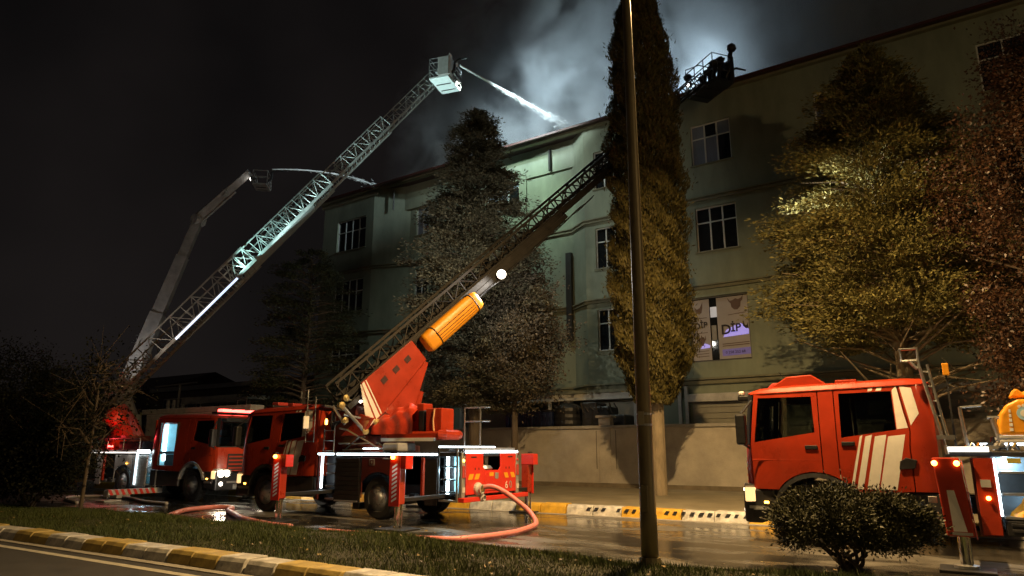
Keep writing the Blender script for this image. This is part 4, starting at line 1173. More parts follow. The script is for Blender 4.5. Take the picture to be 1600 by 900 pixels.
# crumpled tarpaulin over the control stand
N1, N2 = 40, 22
vs = []; fs = []
for j in range(N2):
    v = j / (N2 - 1) * math.pi
    for i in range(N1):
        u = i / (N1 - 1)
        sag = .5 * math.sin(u * 7 + v * 2) * .05 + .035 * math.sin(u * 19 + v * 5) + .03 * math.sin(v * 11 - u * 8)
        prof = .28 + .52 * (u ** .35 if u < .75 else (1 - (u - .75) * .45)) * (1 - .10 * math.sin(u * 9))
        x = 4.75 + 1.42 * u + .04 * math.sin(v * 9)
        y = -.32 - .48 * math.cos(v) * (1 + sag)
        z = 2.08 + (prof + sag) * (math.sin(v) ** .6)
        vs.append((x, y, z))
for j in range(N2 - 1):
    for i in range(N1 - 1):
        a = j * N1 + i; fs.append((a, a + 1, a + N1 + 1, a + N1))
MB().add(vs, fs).build('control_cover', REDT, E1, smooth=True)
m = MB()
m.tube([(6.75, -.63, 2.15), (6.72, -.635, 2.4), (6.76, -.635, 2.7)], .02, 6); m.build('cover_cord', mat('cord', (.7, .4, .2), .7), op)
m = MB()
for x in (7.1, 7.6): m.bar((x, .2, 1.65), (x, .2, 2.75), .02, 6)
m.bar((7.1, .2, 2.75), (7.9, .2, 2.75), .02, 6); m.bar((7.1, .2, 2.4), (7.9, .2, 2.4), .02, 6); m.build('deck_railing', STEEL, E1)
# yellow roll strapped to the right side of the ladder
yb = MB()
ax = Vector(L1.t); o_ = L1.P(2.62, -.34, .72)
ringn = 18; rows_ = [(-.02, .55), (.0, .80), (.06, .96), (.30, 1.0), (1.0, 1.0), (1.62, 1.0), (1.86, .97), (1.95, .82), (1.98, .55)]
vs = []
for s_, k in rows_:
    for i in range(ringn):
        a = 2 * math.pi * i / ringn
        cx = abs(math.cos(a)) ** .6 * math.copysign(1, math.cos(a)); cy = abs(math.sin(a)) ** .6 * math.copysign(1, math.sin(a))
        rr = k * (1 + .03 * math.sin(a * 9))
        vs.append(L1.P(2.50 + s_ * 1.14, -.36 + cx * .30 * rr, .74 + cy * .22 * rr))
fs = [(i * ringn + j, i * ringn + (j + 1) % ringn, (i + 1) * ringn + (j + 1) % ringn, (i + 1) * ringn + j) for i in range(len(rows_) - 1) for j in range(ringn)]
fs += [tuple(range(ringn)), tuple(range((len(rows_) - 1) * ringn, len(rows_) * ringn))]
roll = yb.add(vs, fs).build('equipment_roll', YEL, E1, smooth=True)
for s_ in (.32, 1.72):
    pts = []
    for i in range(25):
        a = 2 * math.pi * i / 24
        cx = abs(math.cos(a)) ** .6 * math.copysign(1, math.cos(a)); cy = abs(math.sin(a)) ** .6 * math.copysign(1, math.sin(a))
        pts.append(L1.P(2.50 + s_ * 1.14 + .03 * math.sin(a), -.36 + cx * .31, .74 + cy * .23))
    MB().tube(pts, .016, 6).build('strap', ROPE, roll)
for hh, dd in ((-.30, .967), (-.40, .965), (-.48, .958), (-.55, .945)):
    MB().bar(L1.P(2.92, hh, dd - .005), L1.P(4.40, hh, dd - .005), .010, 5).build('seam', ROPE, roll)
# working lamp on the right beam and lamp on the left beam
fM = Matrix.Translation(L1.P(6.0, -.30, .66)) @ look((Vector((0, 0, 1.7)) - (E1.location + L1.P(6.0, -.3, .66))).normalized())
floodlight(E1, fM, BLACK, WLED, .16)
fM = Matrix.Translation(L1.P(6.6, .1, -.62)) @ look((L1.t + Vector((-.5, .6, .1))).normalized())
floodlight(E1, fM, BLACK, WLED, .12)
# fine hoses along the beam
m = MB()
for k in range(4): m.tube([L1.P(4.8 + i * .25, -.40 - .03 * math.sin(i * 1.1 + k), .53 + .03 * k + .02 * math.cos(i * .9 + k)) for i in range(26)], .013, 5)
m.build('hydraulic_hose', BLACK, E1)
# cage at the tip
az = Vector((L1.t.x, L1.t.y, 0)).normalized(); rt = Vector((az.y, -az.x, 0))
yaw = Matrix.Rotation(R(-12), 4, 'Z')
tipc = L1.P(20.25, .1)
CM = Matrix(((rt.x, az.x, 0, tipc.x), (rt.y, az.y, 0, tipc.y), (0, 0, 1, tipc.z - .18), (0, 0, 0, 1))) @ yaw
cg = cage(E1, CM, DGREY, BLACK, 1.9, 1.05, 1.1, False)
for i, (x, y, z, tx, ty) in enumerate(((-.45, 1.05, 1.28, -.4, 1), (.12, 1.05, 1.34, .3, 1), (-.9, .05, .95, -1, .2), (.55, .4, .9, .2, 1), (-.05, .5, .8, 0, 1), (-.4, .5, .7, 0, 1))):
    floodlight(cg, CM @ Matrix.Translation((x, y, z)) @ look(Vector((tx, ty, .25)).normalized()), BLACK, None, .24 if i < 2 else .16)
m = MB()
m.tube([CM @ Vector(p) for p in ((.82, 1.0, 0), (.82, 1.02, .9), (.84, 1.0, 1.2), (.86, 1.05, 1.4))], [.10, .12, .10, .08], 8)
m.lathe([(.05, -.16), (.17, -.1), (.20, .06), (.12, .2), (0, .22)], 12, CM @ Matrix.Translation((.88, 1.1, 1.55)) @ Matrix.Rotation(.5, 4, 'X'))
m.tube([CM @ Vector(p) for p in ((.9, .9, 1.0), (1.08, .8, .8), (1.12, .7, .35), (.95, .6, .05))], .045, 8)
m.build('stretcher_mount', BLACK, cg)
m = MB(); m.box(.2, .75, .85, 1.2, .0, .95, CM); m.build('control_box', BLACK, cg, .03)
m = MB(); m.box(-.35, -.1, .7, 1.0, 0, .8, CM); m.build('control_box', BLACK, cg, .03)
for k in range(5):
    m = MB(); m.tube([CM @ Vector((-.75 + .32 * k, .55, .1)), CM @ Vector((-.70 + .33 * k, .6, .7 + .12 * (k % 2))), CM @ Vector((-.55 + .33 * k, .75, 1.0 + .1 * (k % 3)))], [.09, .07, .05], 7); m.build('equipment_bag', BLACK, cg)
m = MB(); m.tube([CM @ Vector(p) for p in ((-.95, 0, 1.1), (-.95, 0, 1.32), (-.4, .3, 1.32), (-.3, 1.0, 1.25))], .025, 6); m.build('grab_rail', DGREY, cg)
m = MB()
for k in range(12): m.tube([CM @ Vector((-.9 + .15 * k, -.1, .05)), CM @ Vector((-.85 + .15 * k, -.15, -.2 - .05 * (k % 3))), CM @ Vector((-.7 + .15 * k, .1, -.15))], .02, 5)
m.build('cable_loop', BLACK, cg)
floodlight(cg, CM @ Matrix.Translation((-.62, -.08, .42)) @ look(Vector((.2, -1, -.45)).normalized()), BLACK, WLED, .09)
CAGE2 = E1.location + (CM @ Vector((0, .5, .6)))
# ------------------------------------------------------------------ left engine: ladder engine facing the camera side, door open
E2 = thing('ladder_fire_engine', 'fire engine at left, headlights on, cab door open and lit, ladder to the white cage', 'fire engine', (-21.0, 15.95, 0), math.pi, 'fire engines on the wet road')
E2['greyarch'] = 1
SILV = mat('silver_paint', (.42, .41, .39), .4, .3, var=.12, scale=3)
cab(E2, 3.75, open_door=1, stripes=False)
lightbar(E2, .55, True)
aerial_body(E2, 0, lock=SILV, panel=SILV, lit=False)
box('light_strip', emit('led_dim_white', (1, .93, .85), 1.6), E2, 4.7, 7.9, 1.255, 1.285, 1.56, 1.60)
for k in range(3):
    l = lamp('side_light', 'SPOT', (0, 0, 0), 7, (1, .9, .8), size=.05, spot=150, blend=.9); l.parent = E2; l.location = (5.0 + 1.3 * k, 1.62, 1.75); l.rotation_euler = (R(-25), 0, 0)
# lit doorway
box('glowing_lining', LINING_GLOW, E2, 1.75, 3.62, .15, .20, 1.08, 2.66); box('glowing_lining', LINING_GLOW, E2, 3.36, 3.40, .205, 1.15, 1.15, 2.6)
ci = box('cabin_light_strip', LED, E2, 3.28, 3.34, .98, 1.06, 1.3, 2.58)
box('cabin_locker', PALE, E2, 2.4, 2.9, .3, .8, 1.07, 1.6, .03)
MB().lathe([(.10, 0), (.13, .1), (.10, .2), (0, .22)], 12, Matrix.Translation((2.3, .6, 2.2))).build('helmet', PALE, E2)
l = lamp('cab_light', 'POINT', (0, 0, 0), 14, (.6, .9, 1.0), size=.1); l.parent = E2; l.location = (2.5, .9, 2.45)
# lit open compartment behind the cab
cp = box('open_compartment', mat('cyan_panel', (.25, .55, .65), .4), E2, 3.95, 4.55, .80, .84, .48, 1.56)
box('door_frame_strip', emit('led_soft', (.7, .92, 1.0), 2.2), E2, 4.54, 4.62, 1.24, 1.29, .45, 1.58); box('light_strip', LED, E2, 3.85, 4.55, 1.24, 1.30, 1.56, 1.68)
l = lamp('locker_light', 'POINT', (0, 0, 0), 60, (.6, .9, 1.0), size=.05); l.parent = E2; l.location = (4.2, 1.05, 1.3)
box('deck_edge_rail', ALU, E2, 4.6, 8.4, 1.22, 1.27, 1.60, 1.68, .01)
m = MB()
for x in (4.7, 5.8, 6.9, 8.0): m.bar((x, 1.15, 1.66), (x, 1.15, 2.08), .02, 6)
m.bar((4.7, 1.15, 2.08), (8.1, 1.15, 2.08), .03, 6); m.build('deck_railing', STEEL, E2)
box('deck_box', DGREY, E2, 4.7, 6.3, .2, 1.05, 1.64, 2.0, .03)
box('seat_box', RED, E2, 6.75, 7.35, .5, 1.05, 1.64, 2.12, .05)
for x in (6.55, 6.75): MB().lathe([(.05, 0), (.05, .06), (0, .08)], 10, Matrix.Translation((x, 1.18, 1.78))).build('beacon_lens', REDL, E2)
for x in (5.25, 8.0): MB().lathe([(.03, 0), (.03, .02), (0, .03)], 10, Matrix.Translation((x, 1.25, 1.2)) @ Matrix.Rotation(R(-90), 4, 'X')).build('marker_lamp', AMB, E2)
MB().lathe([(1.0, 0), (1.0, .2), (.8, .25), (.8, .6), (0, .6)], 28, Matrix.Translation((7.5, 0, 1.63))).build('turntable', REDM, E2)
m = MB().tube([(7.5, 0, 2.0), (7.7, .2, 2.7), (8.0, .42, 3.3)], [.6, .5, .4], 10); m.build('pedestal', RED, E2)
m = MB(); m.lathe([(.0, -.4), (.38, -.3), (.42, .1), (.25, .35), (0, .4)], 14, Matrix.Translation((7.35, .75, 2.95)) @ Matrix.Rotation(.6, 4, 'X')); m.build('control_cover', REDT, E2)
# low chevron beam reaching out over the road, with its pad
ob = MB(); ob.box(3.2, 3.42, 1.0, 2.9, .20, .38)
ob = ob.build('outrigger', PALE, E2, .01)
for k in range(8):
    y = 1.25 + k * .21
    MB().prism([(y, .201), (y + .10, .201), (y + .20, .379), (y + .10, .379)], lambda a, b, d: Vector((3.19 - d, a, b)), 0, .008).build('red_stripe', REDF, ob)
MB().tube([(3.31, 2.82, .02), (3.31, 2.82, .3)], .05, 10).build('jack_leg', CHROME, ob); box('ground_plate', PALE, ob, 3.0, 3.6, 2.55, 3.1, .003, .05, .01)
box('stowed_plate', PALE, E2, 4.3, 5.2, 1.5, 2.0, .01, .25, .03)
# its ladder
inv = E2.matrix_world.inverted()
def wl2(p):
    v = Vector(p) - Vector((-21.0, 15.95, 0)); return Vector((-v.x, -v.y, v.z))
L2 = Lad(wl2((-29.1, 15.5, 3.6)), wl2((-19.5, 24, 19.2)))
s2 = [section(L2, -.2, 8.0, -.14, .80, 1.0, LAD1, E2, .56, .08, .045, .02),
      section(L2, 6.6, 12.8, -.08, .76, .84, LAD_LIT, E2, .44, .07, .04, .02),
      section(L2, 9.0, 16.8, -.03, .68, .70, LAD_LIT, E2, .44, .055, .035, .016),
      section(L2, 13.5, 20.2, .0, .58, .54, LAD_LIT, E2, .44, .045, .03, .014)]
bar_ = MB(); bar_.frame_box(L2.a, L2.t, L2.b, L2.n, 3.4, 6.9, .53, .57, -.14, -.06); bar_.build('light_strip', LEDB, s2[0])
m = MB(); m.frame_box(L2.a, L2.t, L2.b, L2.n, 7.2, 11.5, -.44, .44, -.10, -.065); m.build('cable_tray', LAD_LIT, s2[1])
m = MB()
for i in range(14): m.tube([L2.P(-.2 + .15 * i, .05 + .3 * random.random(), .5), L2.P(.2 + .15 * i, .2 + .3 * random.random(), .55), L2.P(.35 + .15 * i, .6 * random.random(), .3)], .025, 5)
m.build('cable_bundle', STEEL, E2)
az = Vector((L2.t.x, L2.t.y, 0)).normalized(); rt = Vector((az.y, -az.x, 0)); tipc = L2.P(20.2, .15)
CM2 = Matrix(((rt.x, az.x, 0, tipc.x), (rt.y, az.y, 0, tipc.y), (0, 0, 1, tipc.z - .25), (0, 0, 0, 1))) @ Matrix.Rotation(R(-28), 4, 'Z')
cg2 = cage(E2, CM2, STEEL, mat('cage_white_paint', (.62, .66, .66), .5, var=.1), 1.5, 1.0, .98, True)
for (x, y, z) in ((-.55, .1, .7), (-.1, 1.0, 1.0), (-.6, .9, .35), (.2, .2, .55)):
    floodlight(cg2, CM2 @ Matrix.Translation((x, y, z)) @ look(Vector((.3, 1, -.2)).normalized()), STEEL, None, .14)
m = MB(); m.box(-.8, -.35, .3, .8, 0, .75, CM2); m.box(.25, .8, .45, 1.05, 0, 1.0, CM2); m.build('control_box', GREYP, cg2, .04)
def w2(v): return Vector((-21.0 - v.x, 15.95 - v.y, v.z))

# ------------------------------------------------------------------ boom platform truck behind the left engine
E3 = thing('boom_platform_truck', 'pale aerial platform truck behind the left fire engine with a jointed grey boom', 'platform truck', (-36.7, 20.0, 0.24), 0)
box('truck_body', PALE, E3, .2, 11.3, -1.15, 1.2, .55, 1.9, .04)
bx_ = box('body_housing', PALE, E3, 4.2, 11.3, -1.15, 1.2, 1.903, 3.05, .05)
for k in range(6): box('side_panel', PALE, bx_, 4.35 + k * 1.14, 5.40 + k * 1.14, -1.18, -1.152, 2.0, 2.9, .02)
box('roof_beam', PALE, E3, 3.6, 11.7, -1.05, -.35, 3.06, 3.30, .03)
rl = MB()
rl.tube([(10.6, -.9, 3.3), (10.6, -.9, 3.55), (10.9, -.9, 3.6), (11.2, -.9, 3.55), (11.2, -.9, 3.3)], .03, 6); rl.build('hand_hoop', DGREY, E3)
for x in (1.2, 8.6, 10.0):
    for s in (-1, 1): wheel(E3, x, s * 1.0, s, .5, .3)
MB().lathe([(.9, 1.9), (.9, 2.2), (.7, 2.3), (.6, 3.2), (0, 3.3)], 20, Matrix.Translation((.6, 0, 0))).build('boom_turret', GREYP, E3)
O3 = Vector(E3.location)
kb = Vector((-36.9, 20.0, 4.4)) - O3; el = Vector((-35.0, 22.0, 14.35)) - O3; tp = Vector((-32.3, 23.1, 17.05)) - O3
MB().tube([Vector((.6, 0, 3.0)), kb], [.5, .42], 8).build('boom_post', GREYP, E3)
BOOM = mat('boom_grey', (.40, .39, .38), .5, var=.25, scale=3)
b1 = MB().tube([kb, kb + (el - kb) * .45], [.52, .48], 4).build('boom_section', BOOM, E3)
MB().tube([kb + (el - kb) * .42, kb + (el - kb) * .78], [.42, .40], 4).build('boom_section', BOOM, E3)
MB().tube([kb + (el - kb) * .74, el], [.34, .32], 4).build('boom_section', BOOM, E3)
MB().lathe([(.32, -.3), (.32, .3)], 14, Matrix.Translation(el) @ Matrix.Rotation(R(90), 4, 'X')).build('elbow_joint', BOOM, E3)
MB().tube([el + Vector((0, 0, .2)), tp], [.34, .26], 4).tube([el + Vector((.1, 0, -.25)), el + (tp - el) * .7 + Vector((.15, 0, -.35))], .06, 6).build('upper_boom', BOOM, E3)
MB().lathe([(.2, -.25), (.24, 0), (.2, .25)], 12, Matrix.Translation(el + (tp - el) * .55) @ Matrix.Rotation(R(90), 4, 'X')).build('boom_knuckle', BOOM, E3)
CM3 = Matrix.Translation(tp + Vector((.1, .3, -.75))) @ Matrix.Rotation(R(-50), 4, 'Z')
cage(E3, CM3, GREYP, GREYP, 1.1, .8, .75, False)
floodlight(E3, CM3 @ Matrix.Translation((.3, -.1, .3)) @ look(Vector((.2, -1, -.3)).normalized()), BLACK, emit('dim_lamp', (1, .95, .85), 14), .10)
m = MB()
for i in range(40):
    a = kb + (el - kb) * (random.random() * .3) + Vector((random.uniform(-.35, .35), -.35 - .1 * random.random(), random.uniform(-.35, .35)))
    m.tube([a, a + Vector((random.uniform(-.2, .2), -.05, random.uniform(-.3, .1)))], .02, 4)
tag(m.build('hose_carrier', STEEL, E3), kind='stuff')

# ------------------------------------------------------------------ right engine
E4 = thing('platform_fire_engine', 'orange red crew cab fire engine with white slanted stripes parked at the right edge', 'fire engine', (-3.53, 15.15, 0), 0.0, 'fire engines on the wet road')
cab(E4)
# roof hatch box, low vents
m = MB(); m.prism([(.50, 2.84), (.58, 2.90), (.84, 3.06), (1.28, 3.08), (1.52, 2.90), (1.56, 2.86)], lambda a, b, d: Vector((a, d, b)), -1.02, -.62); m.build('siren_housing', RED, E4, .02)
m = MB(); m.prism([(.30, 2.84), (.45, 3.0), (1.0, 2.99), (1.1, 2.86)], lambda a, b, d: Vector((a, d, b)), -.5, .9); m.build('light_bar', REDTL, E4, .03)
box('roof_vent', RED, E4, 1.68, 2.05, -1.0, -.4, 2.89, 2.955, .02)
MB().bar((.78, -.98, 3.05), (.70, -.98, 3.16), .008, 5).build('antenna', BLACK, E4)
MB().lathe([(.05, 0), (.05, .08), (.03, .10), (0, .1)], 10, Matrix.Translation((.05, -1.15, 2.76)) @ Matrix.Rotation(R(-90), 4, 'Y')).build('visor_lamp', TAIL, E4)
# body
ch = MB(); ch.box(.6, 9.5, -.42, -.3, .62, .9); ch.box(.6, 9.5, .3, .42, .62, .9); ch.build('chassis_frame', BLACK, E4)
box('deck', DGREY, E4, 3.28, 10, -1.2, 1.2, 1.58, 1.66, .01)
box('body_core', BLACK, E4, 3.9, 10, -.85, 1.0, .5, 1.57)
box('locker_wall', REDM, E4, 3.62, 3.92, -1.2, -1.0, .34, 1.57, .02)
pl = box('corner_post', RED, E4, 3.66, 3.93, -1.235, -1.203, .36, 1.56, .01)
box('reflector', PALE, pl, 3.72, 3.86, -1.248, -1.236, 1.10, 1.22); MB().lathe([(.035, 0), (.03, .03), (0, .04)], 10, Matrix.Translation((3.80, -1.236, .93)) @ Matrix.Rotation(R(90), 4, 'X')).build('marker_lamp', AMB, pl)
lk = box('open_locker', mat('locker_lining', (.10, .14, .17), .5, var=.2), E4, 3.96, 5.6, -.86, -.84, .42, 1.57)
for z in (1.32, .98): 
    box('shelf', ALU, lk, 3.98, 5.6, -1.22, -.86, z, z + .035, .004)
box('shelf', ALU, lk, 3.98, 5.6, -1.22, -.86, .62, .66, .004)
box('lower_drawer', BLACK, E4, 3.98, 5.6, -1.22, -.86, .36, .60, .02)
for z in (.42, .51): box('drawer_grip', DGREY, E4, 4.05, 5.5, -1.24, -1.221, z, z + .05, .01)
box('light_strip', LED, E4, 3.935, 3.965, -1.24, -1.20, .66, 1.56); box('light_strip', emit('led_warm_white', (1, .93, .8), 3.0), E4, 3.30, 3.90, -1.255, -1.20, 1.66, 1.74)
box('light_strip', LED, E4, 3.75, 5.8, -.75, -.71, 1.76, 1.80)
m = MB(); m.lathe([(.22, 0), (.20, .05), (.05, .20), (.02, .27), (0, .28)], 10, Matrix.Translation((4.28, -1.02, .66))); m.build('rope_heap', YEL, lk)
box('label_plate', mat('yellow_plate', (.5, .42, .06), .5), E4, 4.12, 4.30, -1.235, -1.20, 1.48, 1.56)
l = lamp('locker_light', 'POINT', (0, 0, 0), 22, (.62, .85, 1.0), size=.05); l.parent = E4; l.location = (4.1, -1.08, 1.48)
l = lamp('locker_light', 'POINT', (0, 0, 0), 16, (.62, .85, 1.0), size=.05); l.parent = E4; l.location = (4.6, -1.08, .92)
# deck gear: pump frame and rail
m = MB()
for k in range(9):
    x = 3.55 + .085 * k
    m.tube([(x, -1.0 + .05 * math.sin(k * 2), 1.70), (x + .05, -.9, 1.76 + .04 * math.sin(k)), (x + .1, -.8, 1.70)], .022, 5)
m.lathe([(.12, 0), (.16, .06), (.06, .12), (.04, .2), (0, .2)], 10, Matrix.Translation((4.0, -.95, 1.70)))
m.build('hose_coupling', CHROME, E4)
m = MB()
m.bar((3.62, -.9, 1.7), (3.58, -.9, 2.4), .03, 6); m.bar((4.12, -.9, 1.7), (4.02, -.9, 2.2), .04, 6); m.bar((3.95, -.9, 2.22), (4.3, -.9, 2.22), .025, 6); m.bar((3.58, -.9, 2.4), (3.9, -.9, 2.42), .02, 6)
m.build('deck_stanchion', STEEL, E4)
box('yellow_lamp_post', DGREY, E4, 3.44, 3.47, -.96, -.93, 1.66, 2.95); box('yellow_lamp', AMB if False else YEL, E4, 3.41, 3.51, -.99, -.90, 2.95, 3.16, .01)
m = MB()
m.tube([(3.06, -1.32, 3.20), (2.82, -1.32, 3.20), (2.82, -1.32, 3.40), (3.08, -1.32, 3.40), (3.08, -1.32, 3.1), (3.28, -1.32, 1.9), (3.32, -1.32, 1.62)], .028, 6)
m.tube([(2.95, -1.32, 3.19), (3.05, -1.32, 3.05)], .03, 6)
m.bar((3.20, -1.32, 3.12), (3.36, -1.32, 1.9), .022, 6)
for k in range(5): m.bar((3.12 + .05 * k, -1.32, 3.0 - k * .25), (3.23 + .032 * k, -1.32, 2.98 - k * .25), .016, 6)
m.box(3.2, 3.46, -1.36, -1.30, 1.86, 1.93); m.build('access_ladder', STEEL, E4)
# outrigger: tapered red plate with white wedge
og = box('outrigger', DGREY, E4, 3.30, 3.55, -2.75, -.3, .72, .98, .01)
fn = lambda a, b, d: Vector((a, -2.90 + d, b))
jp = MB().prism([(3.13, 1.58), (3.48, 1.58), (3.52, 1.0), (3.55, .48), (3.20, .48), (3.16, 1.2)], fn, 0, .24).build('jack_housing', REDM if False else mat('jack_red', (.36, .03, .012), .35, var=.12, coat=.2), og, .02)
MB().prism([(3.27, 1.12), (3.36, 1.12), (3.46, .55), (3.29, .55)], fn, -.006, -.001).build('white_wedge', WHITE, og)
MB().prism([(3.27, .50), (3.52, .50), (3.52, .54), (3.27, .54)], fn, -.007, -.001).build('edge_trim', PALE, og)
m = MB(); m.prism([(-2.89, 1.55), (-2.68, 1.5), (-2.68, .5), (-2.89, .45)], lambda a, b, d: Vector((3.485 + .06 * (1.6 - b) + d, a, b)), .004, .02); m.build('reflective_side', mat('pink_foil', (.75, .18, .18), .35, var=.2, scale=7, bump=.4), og)
for x in (3.16, 3.44): MB().lathe([(.04, 0), (.03, .03), (0, .04)], 10, Matrix.Translation((x, -2.905, 1.50)) @ Matrix.Rotation(R(90), 4, 'X')).build('marker_lamp', AMB, og)
for z in (.96, .78, .70): box('side_tab', PALE, og, 3.02, 3.13, -2.8, -2.74, z - .03, z + (.06 if z > .9 else .02), .005)
MB().tube([(3.39, -2.80, .05), (3.39, -2.80, .5)], .075, 14).build('jack_leg', CHROME, og)
MB().tube([(3.46, -2.86, .08), (3.46, -2.86, .5)], .02, 8).build('jack_leg', CHROME, og)
MB().lathe([(.10, 0.04), (.16, .05), (.16, .09), (.09, .11), (0, .11)], 14, Matrix.Translation((3.39, -2.80, 0))).build('foot_pad', STEEL, og)
box('ground_plate', DGREY, og, 3.05, 3.74, -3.1, -2.5, .003, .045, .01)
for s in (-1, 1):
    wheel(E4, 1.22, s * 1.06, s, .52, .30); wheel(E4, 6.6, s * 1.0, s, .52, .42)
# yellow covered cage resting on the deck, with crest
fy = lambda a, b, d: Vector((a, -1.0 + d, b))
yc = MB().prism([(4.09, 1.92), (4.09, 2.1), (4.14, 2.28), (4.24, 2.42), (4.40, 2.50), (5.4, 2.52), (5.4, 1.92)], fy, 0, .9).build('covered_cage', YEL, E4, .05, seg=3)
MB().prism([(4.30, 2.545), (4.36, 2.66), (4.42, 2.70), (4.50, 2.62), (4.58, 2.70), (4.70, 2.66), (4.8, 2.54)], fy, .2, .5).build('cover_peak', YEL, yc, .03)
for z in (1.80, 1.87): box('cage_sill', PALE, yc, 4.08, 5.5, -1.04, -.98, z, z + .05, .01)
MB().lathe([(.11, 0), (.11, .008), (0, .008)], 20, Matrix.Translation((4.47, -1.002, 2.27)) @ Matrix.Rotation(R(90), 4, 'X')).build('crest', mat('crest_blue', (.35, .58, .72), .5), yc)
MB().lathe([(.06, 0), (.06, .012), (0, .012)], 14, Matrix.Translation((4.47, -1.003, 2.27)) @ Matrix.Rotation(R(90), 4, 'X')).build('crest', WHITE, yc)
for (x, z) in ((4.41, 2.385), (4.47, 2.40), (4.53, 2.385)): MB().lathe([(.025, 0), (.025, .01), (0, .01)], 8, Matrix.Translation((x, -1.002, z)) @ Matrix.Rotation(R(90), 4, 'X')).build('crest', WHITE, yc)
for k in range(5): box('side_mark', WHITE, yc, 4.235 + .006 * k, 4.285, -1.006, -.999, 1.99 + k * .075, 2.04 + k * .075)
# ------------------------------------------------------------------ hoses
def smooth_path(pts, n=10):
    pts = [Vector(p) for p in pts]; out = []
    for i in range(len(pts) - 1):
        p0 = pts[max(i - 1, 0)]; p1 = pts[i]; p2 = pts[i + 1]; p3 = pts[min(i + 2, len(pts) - 1)]
        for k in range(n):
            t = k / n
            out.append(0.5 * ((2 * p1) + (-p0 + p2) * t + (2 * p0 - 5 * p1 + 4 * p2 - p3) * t * t + (-p0 + 3 * p1 - 3 * p2 + p3) * t ** 3))
    out.append(pts[-1]); return out
h = MB().tube(smooth_path([(-9.86, 14.05, .78), (-9.55, 14.15, .84), (-9.2, 14.25, .70), (-8.6, 14.25, .34), (-8.15, 13.85, .12), (-7.98, 13.3, .078), (-7.85, 12.7, .075), (-7.8, 12.2, .075), (-7.95, 11.3, .075), (-8.3, 10.75, .075), (-9.2, 10.45, .09), (-11, 10.2, .12)], 12), .058, 14)
hh_ = h.build('fire_hose', HOSE, smooth=True)
for (a_, b_) in (((-9.90, 14.05, .775), (-9.72, 14.10, .815)), ((-9.4, 10.415, .098), (-9.65, 10.37, .106))): MB().tube([a_, b_], [.075, .075], 14).build('coupling', BRASS, hh_)
tag(hh_, 'thick pink fire hose arching from the middle engine down to the road', 'hose', 'fire hoses lying on the road')
h = MB().tube(smooth_path([(-15.2, 9.9, .12), (-16.4, 10.3, .08), (-17.5, 11.2, .07), (-18.3, 12.1, .07), (-18.5, 12.9, .07), (-18.1, 13.25, .07), (-17.7, 13.1, .07), (-17.2, 12.6, .07), (-16.2, 12.05, .07), (-14.8, 11.3, .07), (-13.2, 10.75, .075), (-12.2, 10.5, .1)], 12), .065, 12)
tag(h.build('fire_hose', HOSE, smooth=True), 'pale red fire hose bent on the road before the left engine', 'hose', 'fire hoses lying on the road')
h = MB().tube(smooth_path([(-24, 12.0, .05), (-26, 12.6, .05), (-27, 13.4, .05), (-26, 14.2, .05), (-24.4, 14.0, .05), (-22.6, 13.4, .05), (-21.2, 13.3, .05)], 10), .05, 10)
tag(h.build('fire_hose', mat('hose_grey', (.35, .32, .29), .6, var=.2), smooth=True), 'grey flattened hose snaking under the left engine', 'hose', 'fire hoses lying on the road')

# ------------------------------------------------------------------ street lamp on the median
SL = mat('lamp_post_steel', (0.19, 0.155, 0.08), 0.45, 0.25, var=.2, scale=3, dirt=.15, stretch=(1, 1, .3))
def street_lamp(x, y, label, energy, col, ry, lit=True, aim=None):
    s = thing('street_lamp', label, 'street lamp', (x, y, 0.12), 0, 'street lamps on the median')
    MB().lathe([(.118, 0), (.115, .7), (.111, .71), (.102, 2.6), (.082, 6.0), (.058, 10.2), (.05, 10.6)], 20, caps=True).build('pole', SL, s, smooth=True)
    MB().lathe([(.24, 0), (.24, .03), (.16, .05), (.14, .16), (0, .16)], 12).build('base_flange', SL, s)
    box('access_hatch', mat('hatch_steel', (.15, .13, .08), .5, .3), s, -.05, .05, -.125, -.10, .75, 1.1, .008)
    for zb in (1.9, 2.05): MB().lathe([(.112, zb), (.112, zb + .03)], 16).build('clamp_band', STEEL, s)
    box('notice_plate', mat('notice_plate', (.32, .30, .22), .6), s, -.045, .045, -.118, -.108, 1.92, 2.10, .004)
    MB().tube([(0, 0, 10.4), (0, .25 * ry, 10.75), (0, 1.0 * ry, 10.95), (0, 1.7 * ry, 11.0)], .04, 8).build('arm', SL, s)
    hd = box('lamp_head', GREYP, s, -.16, .16, min(1.5 * ry, 2.3 * ry), max(1.5 * ry, 2.3 * ry), 10.93, 11.08, .04)
    box('lamp_lens', emit('street_lamp_lens', (1.0, .62, .25), 40) if lit else TAIL, hd, -.12, .12, min(1.6 * ry, 2.2 * ry), max(1.6 * ry, 2.2 * ry), 10.905, 10.929)
    if lit: lamp('street_lamp_light', 'AREA', (x, y + 1.9 * ry, 10.98), energy, col, aim or (x, y + 2.2 * ry, 0), .35)
    return s
street_lamp(-3.74, 9.39, 'tall plain steel lamp post rising from the median in front of the cypress', 3600, (1.0, .64, .27), 1.45, True, (-3.74, 12.5, 0))
street_lamp(13.5, 9.39, 'lit street lamp further along the median, outside the right edge', 800, (1.0, .68, .32), -.6, True, (1.0, 24, 6.0))
street_lamp(4.5, -8.5, 'lit street lamp across the near road, behind the viewer', 110, (1.0, .68, .32), 1)

